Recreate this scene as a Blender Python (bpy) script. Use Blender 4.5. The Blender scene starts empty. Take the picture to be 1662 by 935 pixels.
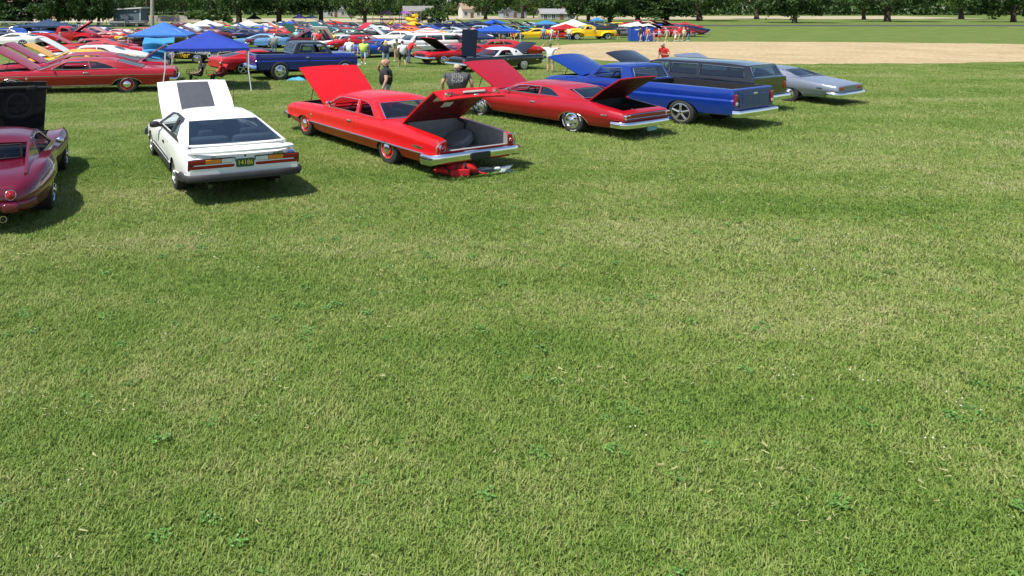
import bpy, bmesh, math, random
from mathutils import Vector, Matrix
from mathutils.geometry import tessellate_polygon
random.seed(7)
R = math.radians
S = bpy.context.scene
COL = S.collection

# ------------------------------------------------------------------ camera
FPX, EYE, HOR, CXP = 1150.0, 3.5, 14.0, 560.0      # focal length in photo pixels, eye height, horizon row, centre column
cam_d = bpy.data.cameras.new('camera'); cam = bpy.data.objects.new('camera', cam_d); COL.objects.link(cam)
cam.location = (0, 0, EYE); cam.rotation_euler = (R(90), 0, 0)
cam_d.sensor_fit = 'HORIZONTAL'; cam_d.sensor_width = 36.0
cam_d.lens = 36.0 * FPX / 1662
cam_d.shift_x = (831 - CXP) / 1662
cam_d.shift_y = -(467.5 - HOR) / 1662
cam_d.clip_start = 0.1; cam_d.clip_end = 3000
S.camera = cam

# ------------------------------------------------------------------ sky, sun, exposure
SUN_EL = 60.0
to_sun = Vector((-0.85 * math.cos(R(SUN_EL)), -0.527 * math.cos(R(SUN_EL)), math.sin(R(SUN_EL))))
W = bpy.data.worlds.new('World'); S.world = W; W.use_nodes = True
wn = W.node_tree; bg = wn.nodes['Background']
sky = wn.nodes.new('ShaderNodeTexSky'); sky.sky_type = 'NISHITA'; sky.sun_disc = False
sky.sun_elevation = R(SUN_EL); sky.sun_rotation = math.atan2(to_sun.x, to_sun.y)
wn.links.new(sky.outputs[0], bg.inputs[0]); bg.inputs[1].default_value = 0.105
sl = bpy.data.lights.new('sun', 'SUN'); sun = bpy.data.objects.new('sun', sl); COL.objects.link(sun)
sl.energy = 4.6; sl.angle = R(0.5); sl.color = (1.0, 0.955, 0.88)
sun.rotation_euler = to_sun.to_track_quat('Z', 'Y').to_euler()
S.view_settings.view_transform = 'Standard'; S.view_settings.look = 'None'
S.view_settings.exposure = 0.52; S.view_settings.gamma = 1.0
S.cycles.max_bounces = 8; S.cycles.transparent_max_bounces = 16
S.cycles.caustics_reflective = False; S.cycles.caustics_refractive = False

def at(px, py, z=0.0):
    d = FPX * (EYE - z) / (py - HOR)
    return Vector(((px - CXP) / FPX * d, d, z))

# ------------------------------------------------------------------ materials
MATS = {}
def nodes(name):
    m = bpy.data.materials.new(name); m.use_nodes = True
    return m, m.node_tree, m.node_tree.nodes['Principled BSDF']
def noise(nt, scale, detail=4, rough=.6, coord='Object', dist=0.0):
    tc = nt.nodes.new('ShaderNodeTexCoord'); n = nt.nodes.new('ShaderNodeTexNoise')
    n.inputs['Scale'].default_value = scale; n.inputs['Detail'].default_value = detail
    n.inputs['Roughness'].default_value = rough; n.inputs['Distortion'].default_value = dist
    if coord == 'World':
        g = nt.nodes.new('ShaderNodeNewGeometry'); nt.links.new(g.outputs['Position'], n.inputs['Vector'])
    else:
        nt.links.new(tc.outputs[coord], n.inputs['Vector'])
    return n
def ramp(nt, src, stops):
    r = nt.nodes.new('ShaderNodeValToRGB'); e = r.color_ramp.elements
    while len(e) < len(stops): e.new(0.5)
    for i, (p, c) in enumerate(stops):
        e[i].position = p; e[i].color = (c[0], c[1], c[2], 1) if not isinstance(c, (int, float)) else (c, c, c, 1)
    nt.links.new(src, r.inputs[0]); return r
def mat(key, col, rough=.6, metal=0.0, coat=0.0, var=.12, vscale=6.0, bump=0.0, spec=.5, sheen=0.0):
    if key in MATS: return MATS[key]
    m, nt, b = nodes(key)
    b.inputs['Roughness'].default_value = rough; b.inputs['Metallic'].default_value = metal
    b.inputs['Coat Weight'].default_value = coat; b.inputs['Coat Roughness'].default_value = .04
    b.inputs['Specular IOR Level'].default_value = spec
    n = noise(nt, vscale)
    lo = [max(0, c * (1 - var)) for c in col]; hi = [min(1, c * (1 + var)) for c in col]
    r = ramp(nt, n.outputs[0], [(.3, lo), (.7, hi)])
    nt.links.new(r.outputs[0], b.inputs['Base Color'])
    if bump:
        bn = nt.nodes.new('ShaderNodeBump'); bn.inputs['Strength'].default_value = bump; bn.inputs['Distance'].default_value = .02
        n2 = noise(nt, vscale * 6); nt.links.new(n2.outputs[0], bn.inputs['Height']); nt.links.new(bn.outputs[0], b.inputs['Normal'])
    MATS[key] = m; return m
def paint(key, col, coat=.6, rough=.32, metal=0.0):
    if key in MATS: return MATS[key]
    m, nt, b = nodes(key)
    b.inputs['Base Color'].default_value = (*col, 1); b.inputs['Metallic'].default_value = metal
    b.inputs['Coat Weight'].default_value = coat; b.inputs['Coat Roughness'].default_value = .03
    n = noise(nt, 2.5, 5)
    r = ramp(nt, n.outputs[0], [(.3, rough * .8), (.75, rough * 1.25)]); nt.links.new(r.outputs[0], b.inputs['Roughness'])
    n2 = noise(nt, 1.1, 3)
    bn = nt.nodes.new('ShaderNodeBump'); bn.inputs['Strength'].default_value = .035; bn.inputs['Distance'].default_value = .04
    nt.links.new(n2.outputs[0], bn.inputs['Height']); nt.links.new(bn.outputs[0], b.inputs['Normal']); nt.links.new(bn.outputs[0], b.inputs['Coat Normal'])
    MATS[key] = m; return m
def glass(key, tint=(.55, .62, .62), fmax=.9):
    if key in MATS: return MATS[key]
    m = bpy.data.materials.new(key); m.use_nodes = True; nt = m.node_tree
    nt.nodes.remove(nt.nodes['Principled BSDF']); out = nt.nodes['Material Output']
    t = nt.nodes.new('ShaderNodeBsdfTransparent'); t.inputs[0].default_value = (*tint, 1)
    g = nt.nodes.new('ShaderNodeBsdfGlossy'); g.inputs['Roughness'].default_value = .03; g.inputs[0].default_value = (.9, .95, 1, 1)
    f0 = nt.nodes.new('ShaderNodeLayerWeight'); f0.inputs[0].default_value = .22; f = nt.nodes.new('ShaderNodeMath'); f.operation = 'MULTIPLY_ADD'; f.inputs[1].default_value = .55; f.inputs[2].default_value = .035; nt.links.new(f0.outputs['Facing'], f.inputs[0])
    mx = nt.nodes.new('ShaderNodeMixShader')
    nt.links.new(f.outputs[0], mx.inputs[0]); nt.links.new(t.outputs[0], mx.inputs[1]); nt.links.new(g.outputs[0], mx.inputs[2])
    nt.links.new(mx.outputs[0], out.inputs[0]); MATS[key] = m; return m
CHROME = mat('chrome', (.82, .83, .85), .07, 1.0, var=.03)
STEEL = mat('brushed_steel', (.55, .56, .58), .28, 1.0)
ALU = mat('cast_alloy', (.62, .62, .62), .3, .85)
RUBBER = mat('tyre_rubber', (.022, .022, .023), .8, bump=.3, vscale=12)
BLACK = mat('black_plastic', (.018, .018, .02), .5)
DARK = mat('engine_black', (.012, .012, .013), .7)
WELL = mat('wheel_well_dark', (.012, .011, .011), .95)
GREYP = mat('grey_cladding', (.04, .038, .042), .55, spec=.3)
GLASS = glass('car_glass'); GLASSD = glass('tinted_car_glass', (.28, .33, .36))
REDL = mat('red_lens', (.33, .006, .012), .15, coat=.5, var=.2, vscale=30)
AMBL = mat('amber_lens', (.8, .25, .03), .2, coat=.5)
CLRL = mat('clear_lens', (.75, .74, .72), .15, coat=.5)
WHITE = mat('white_vinyl', (.75, .75, .74), .5, var=.05)
OFFW = mat('off_white_paper', (.72, .7, .64), .7, var=.08)
GREYC = mat('grey_trunk_lining', (.25, .24, .235), .85, bump=.4, vscale=9)
REDV = mat('red_vinyl', (.2, .008, .012), .45)
GREYV = mat('grey_blue_velour', (.2, .25, .28), .8)
BLKV = mat('black_vinyl', (.02, .02, .022), .45)
TANV = mat('tan_vinyl', (.35, .27, .18), .55)

# ------------------------------------------------------------------ mesh builder
class MB:
    def __init__(s): s.v = []; s.f = []; s.m = []
    def add(s, vs, fs, m=0):
        o = len(s.v); s.v += [tuple(v) for v in vs]
        for i, f in enumerate(fs):
            s.f.append([k + o for k in f]); s.m.append(m[i] if isinstance(m, list) else m)
        return s
    def box(s, c, d, rz=0, m=0, ry=0, top=1.0):
        x, y, z = [k / 2 for k in d]; M = Matrix.Translation(c) @ Matrix.Rotation(rz, 4, 'Z') @ Matrix.Rotation(ry, 4, 'Y')
        vs = [M @ Vector((a * x * (top if k > 0 else 1), b * y * (top if k > 0 else 1), k * z)) for k in (-1, 1) for b in (-1, 1) for a in (-1, 1)]
        return s.add(vs, [(0, 2, 3, 1), (4, 5, 7, 6), (0, 1, 5, 4), (1, 3, 7, 5), (3, 2, 6, 7), (2, 0, 4, 6)], m)
    def rbox(s, c, d, e=.35, nu=14, nv=9, m=0, rz=0, ry=0):
        M = Matrix.Translation(c) @ Matrix.Rotation(rz, 4, 'Z') @ Matrix.Rotation(ry, 4, 'Y')
        sg = lambda t: math.copysign(abs(t) ** e, t)
        vs = []
        for j in range(nv):
            p = -math.pi / 2 + math.pi * (j + .5) / nv
            for i in range(nu):
                a = 2 * math.pi * (i + .5) / nu
                vs.append(M @ Vector((sg(math.cos(p)) * sg(math.cos(a)) * d[0] / 2, sg(math.cos(p)) * sg(math.sin(a)) * d[1] / 2, sg(math.sin(p)) * d[2] / 2)))
        fs = [(j * nu + i, j * nu + (i + 1) % nu, (j + 1) * nu + (i + 1) % nu, (j + 1) * nu + i) for j in range(nv - 1) for i in range(nu)]
        fs.append(list(range(nu))[::-1]); fs.append([(nv - 1) * nu + i for i in range(nu)])
        return s.add(vs, fs, m)
    def tube(s, pts, r, n=6, m=0, closed=False):
        pts = [Vector(p) for p in pts]; N = len(pts); vs = []
        rr = r if isinstance(r, (list, tuple)) else [r] * N
        up = None
        for i, p in enumerate(pts):
            a = pts[(i - 1) % N] if (closed or i > 0) else p
            b = pts[(i + 1) % N] if (closed or i < N - 1) else p
            t = (b - a).normalized() if (b - a).length > 1e-9 else Vector((0, 0, 1))
            if up is None: up = Vector((0, 0, 1)) if abs(t.z) < .9 else Vector((1, 0, 0))
            u = t.cross(up)
            if u.length < 1e-6: u = t.orthogonal()
            u.normalize(); w = u.cross(t).normalized(); up = w
            for k in range(n):
                q = 2 * math.pi * k / n; vs.append(p + (u * math.cos(q) + w * math.sin(q)) * rr[i])
        fs = []
        for i in range(N if closed else N - 1):
            j = (i + 1) % N
            for k in range(n): fs.append((i * n + k, i * n + (k + 1) % n, j * n + (k + 1) % n, j * n + k))
        if not closed: fs.append(list(range(n))[::-1]); fs.append([(N - 1) * n + k for k in range(n)])
        return s.add(vs, fs, m)
    def lathe(s, prof, n=24, m=0, M=None, axis='Y'):
        vs = []
        for r, h in prof:
            for k in range(n):
                q = 2 * math.pi * k / n
                p = Vector((r * math.cos(q), h, r * math.sin(q))) if axis == 'Y' else Vector((r * math.cos(q), r * math.sin(q), h))
                vs.append(M @ p if M else p)
        fs = []
        for j in range(len(prof) - 1):
            for k in range(n): fs.append((j * n + k, j * n + (k + 1) % n, (j + 1) * n + (k + 1) % n, (j + 1) * n + k))
        mm = []
        if isinstance(m, list):
            for j in range(len(prof) - 1): mm += [m[j]] * n
        else: mm = m
        return s.add(vs, fs, mm)
    def ball(s, c, r, m=0, nu=10, nv=7):
        r = r if isinstance(r, (tuple, list)) else (r, r, r)
        return s.rbox(c, (r[0] * 2, r[1] * 2, r[2] * 2), 1.0, nu, nv, m)
    def grid(s, fn, nu, nv, th=0.0, m=0, mb=None):
        vs = [Vector(fn(i / nu, j / nv)) for j in range(nv + 1) for i in range(nu + 1)]
        q = lambda i, j: j * (nu + 1) + i
        fs = [(q(i, j), q(i + 1, j), q(i + 1, j + 1), q(i, j + 1)) for j in range(nv) for i in range(nu)]
        if not th: return s.add(vs, fs, m)
        nm = [Vector() for _ in vs]
        for f in fs:
            n = (vs[f[1]] - vs[f[0]]).cross(vs[f[3]] - vs[f[0]])
            if n.length < 1e-12: n = (vs[f[2]] - vs[f[1]]).cross(vs[f[3]] - vs[f[1]])
            for k in f: nm[k] += n
        lo = [v - n.normalized() * th if n.length else v for v, n in zip(vs, nm)]
        o = len(vs); f2 = [tuple(k + o for k in f[::-1]) for f in fs]
        rim = [q(i, 0) for i in range(nu)] + [q(nu, j) for j in range(nv)] + [q(i, nv) for i in range(nu, 0, -1)] + [q(0, j) for j in range(nv, 0, -1)]
        f3 = [(a, a + o, b + o, b) for a, b in zip(rim, rim[1:] + rim[:1])]
        mb = m if mb is None else mb
        return s.add(vs + lo, fs + f2 + f3, [m] * len(fs) + [mb] * len(f2) + [m] * len(f3))
    def prism(s, poly, fa, fb, m=0, holes=()):
        loops = [list(poly)] + [list(h) for h in holes]; flat = [p for l in loops for p in l]
        tris = tessellate_polygon([[Vector((p[0], p[1], 0)) for p in l] for l in loops])
        n = len(flat); vs = [fa(*p) for p in flat] + [fb(*p) for p in flat]
        fs = [tuple(t) for t in tris] + [tuple(k + n for k in t[::-1]) for t in tris]; o = 0
        for l in loops:
            for i in range(len(l)): a = o + i; b = o + (i + 1) % len(l); fs.append((a, b, b + n, a + n))
            o += len(l)
        return s.add(vs, fs, m)
    def build(s, name, mats, parent=None, sharp=35, loc=None, recalc=True):
        me = mesh_of(s, name, mats, sharp, recalc)
        return obj(name, me, parent, loc)
def mesh_of(s, name, mats, sharp=35, recalc=True):
    me = bpy.data.meshes.new(name); me.from_pydata(s.v, [], s.f)
    for m in (mats if isinstance(mats, (list, tuple)) else [mats]): me.materials.append(m)
    me.polygons.foreach_set('material_index', s.m); me.validate()
    finish(me, sharp, recalc); return me
def finish(me, sharp=35, recalc=True):
    if recalc:
        b = bmesh.new(); b.from_mesh(me); bmesh.ops.recalc_face_normals(b, faces=b.faces); b.to_mesh(me); b.free()
    me.polygons.foreach_set('use_smooth', [True] * len(me.polygons))
    me.set_sharp_from_angle(angle=R(sharp)); me.update()
def obj(name, me, parent=None, loc=None):
    o = bpy.data.objects.new(name, me); COL.objects.link(o)
    if parent: o.parent = parent
    if loc is not None: o.location = loc
    return o
def empty(name, loc=(0, 0, 0), rz=0, label=None, cat=None, group=None, parent=None):
    o = bpy.data.objects.new(name, None); COL.objects.link(o); o.empty_display_size = .2
    o.location = loc; o.rotation_euler = (0, 0, rz)
    if parent: o.parent = parent
    return tag(o, label, cat, group)
def tag(o, label=None, cat=None, group=None, kind=None):
    if label: o['label'] = label
    if cat: o['category'] = cat
    if group: o['group'] = group
    if kind: o['kind'] = kind
    return o
TXT = {}
def text_mesh(txt, size, mt, depth=.004, shear=0):
    k = (txt, size, mt.name, shear)
    if k in TXT: return TXT[k]
    cu = bpy.data.curves.new('lettering', 'FONT'); cu.body = txt; cu.size = size; cu.extrude = depth
    cu.align_x = 'CENTER'; cu.align_y = 'CENTER'; cu.shear = shear; cu.resolution_u = 2; cu.offset = size * .012
    t = bpy.data.objects.new('t', cu); COL.objects.link(t)
    dg = bpy.context.evaluated_depsgraph_get(); me = bpy.data.meshes.new_from_object(t.evaluated_get(dg)); me.name = 'lettering'
    bpy.data.objects.remove(t); bpy.data.curves.remove(cu)
    me.materials.clear(); me.materials.append(mt); TXT[k] = me; return me
def letter(txt, size, mt, parent, pos, xdir, updir, name='lettering', shear=0):
    o = obj(name, text_mesh(txt, size, mt, shear=shear), parent)
    x = Vector(xdir).normalized(); u = Vector(updir); n = x.cross(u).normalized(); u = n.cross(x)
    o.matrix_local = Matrix(((x.x, u.x, n.x, pos[0]), (x.y, u.y, n.y, pos[1]), (x.z, u.z, n.z, pos[2]), (0, 0, 0, 1)))
    return o
def pch(pts):
    xs = [p[0] for p in pts]; ys = [p[1] for p in pts]; n = len(xs)
    h = [xs[i + 1] - xs[i] for i in range(n - 1)]; d = [(ys[i + 1] - ys[i]) / h[i] for i in range(n - 1)]
    g = [d[0]] + [0 if d[i - 1] * d[i] <= 0 else 2 * d[i - 1] * d[i] / (d[i - 1] + d[i]) for i in range(1, n - 1)] + [d[-1]]
    def f(x):
        if x <= xs[0]: return ys[0]
        if x >= xs[-1]: return ys[-1]
        i = max(k for k in range(n - 1) if xs[k] <= x)
        t = (x - xs[i]) / h[i]
        return ys[i] * (2 * t ** 3 - 3 * t * t + 1) + h[i] * g[i] * (t ** 3 - 2 * t * t + t) + ys[i + 1] * (3 * t * t - 2 * t ** 3) + h[i] * g[i + 1] * (t ** 3 - t * t)
    return f
def kids(o): return [c for c in bpy.data.objects if c.parent == o]
KID = {}
def clone(root, loc, rz, swap=None, label=None, cat=None, group=None, name=None, hood=None, trunk=None, scale=None):
    def rec(o, par):
        c = o.copy(); COL.objects.link(c); c.parent = par
        if c.type == 'MESH' and swap:
            for sl_ in c.material_slots:
                if sl_.material and sl_.material.name in swap:
                    nm = swap[sl_.material.name]; sl_.link = 'OBJECT'; sl_.material = nm
        for ch in KID.setdefault(o.name, kids(o)): rec(ch, c)
        return c
    r = rec(root, None); r.location = loc; r.rotation_euler = (0, 0, rz)
    if scale: r.scale = (scale,) * 3
    if name: r.name = name
    for k in ('label', 'category', 'group'):
        if k in r: del r[k]
    tag(r, label, cat, group)
    for c in [x for x in bpy.data.objects if x.parent == r]:
        if hood is not None and c.name.startswith('hood'): c.rotation_euler.y = -R(hood)
        if trunk is not None and c.name.startswith('trunk_lid'): c.rotation_euler.y = R(trunk)
    return r

# ------------------------------------------------------------------ wheels
def rim_mesh(kind, r, c1=None):
    k = ('rim', kind, round(r, 3), c1.name if c1 else '')
    if k in TXT: return TXT[k]
    b = MB(); mats = [CHROME, DARK, c1 or STEEL, ALU, REDL]
    if kind == 'steel':      # painted steel wheel with dog-dish cap
        b.lathe([(r, -.08), (r, .0), (r * .93, .012), (r * .86, -.012), (r * .62, -.03), (r * .55, .0), (.001, .0)], 28, 2)
        b.lathe([(r * .56, .0), (r * .54, .03), (r * .4, .05), (r * .2, .062), (.001, .065)], 24, 0)
        b.lathe([(r * 1.02, -.01), (r * 1.0, .015), (r * .95, .016), (r * .93, .004)], 28, 0)
    elif kind == 'rally':
        b.lathe([(r * 1.02, -.08), (r * 1.02, .012), (r * .88, .02), (r * .8, -.02)], 28, 0)
        b.lathe([(r * .82, -.03), (r * .6, .0), (r * .34, .015), (r * .33, .04), (r * .2, .055), (.001, .06)], 28, [3, 3, 0, 0, 0])
        for i in range(5):
            a = i * 2 * math.pi / 5; b.rbox((math.cos(a) * r * .58, .004, math.sin(a) * r * .58), (r * .34, .03, r * .2), .6, 10, 6, 1)
    elif kind == 'holes':
        b.lathe([(r * 1.02, -.08), (r * 1.02, .01), (r * .92, .015), (r * .86, -.01), (r * .6, .005), (r * .3, .01), (r * .25, .03), (.001, .035)], 30, 3)
        for i in range(10):
            a = i * 2 * math.pi / 10; b.rbox((math.cos(a) * r * .68, .0, math.sin(a) * r * .68), (r * .22, .03, r * .22), 1, 10, 6, 1)
    elif kind == 'spoke':
        b.lathe([(r * 1.02, -.1), (r * 1.02, .012), (r * .93, .018), (r * .9, -.06), (.001, -.08)], 30, [0, 3, 3, 1])
        for i in range(5):
            a = i * 2 * math.pi / 5 + .3
            p = lambda rr, h: (math.cos(a) * rr, h, math.sin(a) * rr)
            b.tube([p(r * .1, .0), p(r * .45, .012), p(r * .93, -.005)], [r * .13, r * .11, r * .13], 8, 3)
        b.lathe([(r * .22, -.02), (r * .22, .02), (r * .12, .035), (.001, .036)], 18, 0)
    elif kind == 'white':
        b.lathe([(r * 1.5, .004), (r * 1.48, .008), (r * 1.02, .012), (r * 1.0, -.02)], 28, 2)
        b.lathe([(r * .99, -.03), (r * .97, .012), (r * .85, .016), (r * .8, -.01), (r * .35, .0), (r * .3, .03), (.001, .035)], 28, [0, 0, 0, 3, 0, 0])
        for i in range(16):
            a = i * math.pi / 8; b.box((math.cos(a) * r * .6, .004, math.sin(a) * r * .6), (.02, .012, .012), m=1)
    else:
        b.lathe([(r * 1.02, -.08), (r * 1.0, .01), (r * .85, .0), (r * .4, .02), (.001, .03)], 20, [3, 0, 3, 0])
    me = mesh_of(b, 'wheel', mats, 40); TXT[k] = me; return me
def tyre_mesh(r, ri, w, letters=False):
    k = ('tyre', round(r, 3), round(ri, 3), w, letters)
    if k in TXT: return TXT[k]
    b = MB(); h = w / 2
    b.lathe([(ri, -h * .8), (r * .9, -h), (r * .985, -h * .86), (r, -h * .6), (r * .99, -h * .3), (r, 0), (r * .99, h * .3), (r, h * .6), (r * .985, h * .86), (r * .9, h), (r * .8, h * 1.04), (ri, h * .86)], 32, 0)
    if letters:
        for a0 in (0.6, 2.4, 4.2, 5.6):
            for i in range(7):
                a = a0 + i * .1; b.box((math.cos(a) * (r * .56 + ri * .44), h * 1.03, math.sin(a) * (r * .56 + ri * .44)), (.022, .008, .016), ry=-a, m=1)
    me = mesh_of(b, 'tyre', [RUBBER, WHITE], 45); TXT[k] = me; return me
def put_wheel(root, x, y, sp):
    r = sp['r']; ri = sp.get('ri', r * .62); s = 1 if y > 0 else -1
    w = obj('wheel', rim_mesh(sp['kind'], ri, sp.get('col')), root, (x, y + s * (sp['w'] / 2 - .015), r))
    if s < 0: w.rotation_euler.z = math.pi
    w.scale = (sp.get('sx', 1.1), 1, 1)
    t = obj('tyre', tyre_mesh(r, ri, sp['w'], sp.get('letters', False)), w, (0, -(sp['w'] / 2 - .015), 0))
    return w

# ------------------------------------------------------------------ cars: lofted, boolean-cut body with separate parts
def lid_part(name, prof, wf, crown, th, mats, root, loc, ang, nv=10, peak=0.0, stripe=None):
    """panel that follows a hinge profile [(x,z)...] and is wf(i) half-wide; mats: outside, inside"""
    b = MB(); n = len(prof) - 1
    xs = pch([(i, p[0]) for i, p in enumerate(prof)]) if n > 1 else (lambda t: prof[0][0] + (prof[1][0] - prof[0][0]) * t)
    def fn(u, v, up=0.0):
        t = u * n; i = min(int(t), n - 1); f = t - i
        x = prof[i][0] + (prof[i + 1][0] - prof[i][0]) * f; z = prof[i][1] + (prof[i + 1][1] - prof[i][1]) * f
        w = wf[i] + (wf[i + 1] - wf[i]) * f; s_ = v * 2 - 1
        return (x, s_ * w, z + crown * (1 - abs(s_) ** 2.4) + peak * max(0, 1 - abs(s_) * 9) + up)
    up_sign = 1 if prof[-1][0] > prof[0][0] else -1
    if up_sign > 0: b.grid(fn, n * 4, nv, th, 0, 1)
    else: b.grid(lambda u, v: fn(u, 1 - v), n * 4, nv, th, 0, 1)
    # stamped ribs underneath
    def rib(u0, u1, v0, v1):
        k = 6
        b.grid(lambda u, v: fn(u0 + (u1 - u0) * u, v0 + (v1 - v0) * v, -th - .004), k, k, .022, 1, 1)
    for k in (.12, .5, .82): rib(k, k + .06, .08, .92)
    for k in (.2, .47, .74): rib(.12, .86, k, k + .06)
    o = b.build(name, mats, root, 40, loc); o.rotation_euler.y = -R(ang) * up_sign
    if stripe:
        sb = MB(); a0, a1, y0, y1, lift = stripe[:5]
        sb.grid(lambda u, v: fn(a0 + (a1 - a0) * u, (y0 + (y1 - y0) * v), lift), 6, 6, .003)
        sb.build('stripe', stripe[5], o)
    return o

def car_body(sp, root):
    st = sorted(sp['st']); K = len(st[0])
    fs = [pch([(s_[0], s_[k]) for s_ in st]) for k in range(1, K)]
    sec = sp['sec']; x0, x1 = st[0][0], st[-1][0]; NX = sp.get('nx', 58)
    def half(x):
        zb, zs, zd, w, ws = [f(x) for f in fs]
        p = [(0, zb), (w * sec[0][0] * .75, zb)]
        p += [(w * a, zb + (zs - zb) * h) for a, h in sec]
        p += [(ws, zs), (ws * .955, zs + (zd - zs) * .35 + .004), (ws * .85, zs + (zd - zs) * .62 + .004), (ws * .5, zs + (zd - zs) * .9), (0, zd)]
        return p
    sp['half'] = half
    def side_y(x, z):
        p = half(x)[1:len(sec) + 3]
        for (a, za), (b_, zb_) in zip(p, p[1:]):
            if za <= z <= zb_ and zb_ > za: return a + (b_ - a) * (z - za) / (zb_ - za)
        return p[-1][0] if z > p[-1][1] else p[0][0]
    sp['side_y'] = side_y
    b = MB(); rings = []
    def ease(t): return t - .12 * math.sin(2 * math.pi * t) / 1.0
    for i in range(NX + 1):
        x = x0 + (x1 - x0) * ease(i / NX); h = half(x)
        rings.append([(x, y, z) for y, z in h] + [(x, -y, z) for y, z in h[-2:0:-1]])
    n = len(rings[0]); lowk = sp.get('lowk', 0); ns = len(half(0))
    for r_ in rings: b.v += r_
    for i in range(NX):
        for k in range(n):
            j = (k + 1) % n; b.f.append([i * n + k, i * n + j, (i + 1) * n + j, (i + 1) * n + k])
            kk = min(k, 2 * (ns - 1) - 1 - k); b.m.append(1 if kk < lowk + 1 and lowk else (2 if kk < 1 else 0))
    for q, rv in ((0, True), (NX, False)):
        # close each end in horizontal bands
        for k in range(ns - 1):
            a, c = q * n + k, q * n + k + 1
            a2 = q * n + (n - k) % n; c2 = q * n + (n - k - 1) % n
            f = [i for i in dict.fromkeys([a, c, c2, a2])]
            if len(f) > 2: b.f.append(f if rv else f[::-1]); b.m.append(1 if (lowk and k < lowk + 1) else 0)
    mats = sp['mats']          # paint, lower, well, cabin, bay, trunk
    body = b.build('body', mats, None, 35)
    c = MB()
    for wx in (0, sp['wb']):
        rx, rz, zc = sp['arch'] if wx == 0 else sp.get('archf', sp['arch'])
        poly = []
        for i in range(28):
            a = 2 * math.pi * i / 28; poly.append((wx + rx * math.cos(a), zc + rz * math.sin(a)) if math.sin(a) > 0 else (wx + rx * math.cos(a), zc - .5 * abs(math.sin(a))))
        for s_ in (1, -1):
            c.prism(poly, lambda x, z: (x, s_ * (sp['wy'] - .3), z), lambda x, z: (x, s_ * 2.0, z), 2)
    for poly, yy, m in sp.get('cuts', []):
        if m < 0: c.prism(poly, lambda x, z: (x, yy[0], z), lambda x, z: (x, yy[1], z), -m)
        else: c.prism(poly, lambda x, z: (x, -yy, z), lambda x, z: (x, yy, z), m)
    co = c.build('cut', mats)
    md = body.modifiers.new('cut', 'BOOLEAN'); md.operation = 'DIFFERENCE'; md.object = co; md.solver = 'EXACT'; md.use_self = True
    dg = bpy.context.evaluated_depsgraph_get(); me = bpy.data.meshes.new_from_object(body.evaluated_get(dg))
    old = body.data; bpy.data.objects.remove(body); bpy.data.objects.remove(co); bpy.data.meshes.remove(old)
    finish(me, sp.get('sharp', 35), False)
    return me

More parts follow.
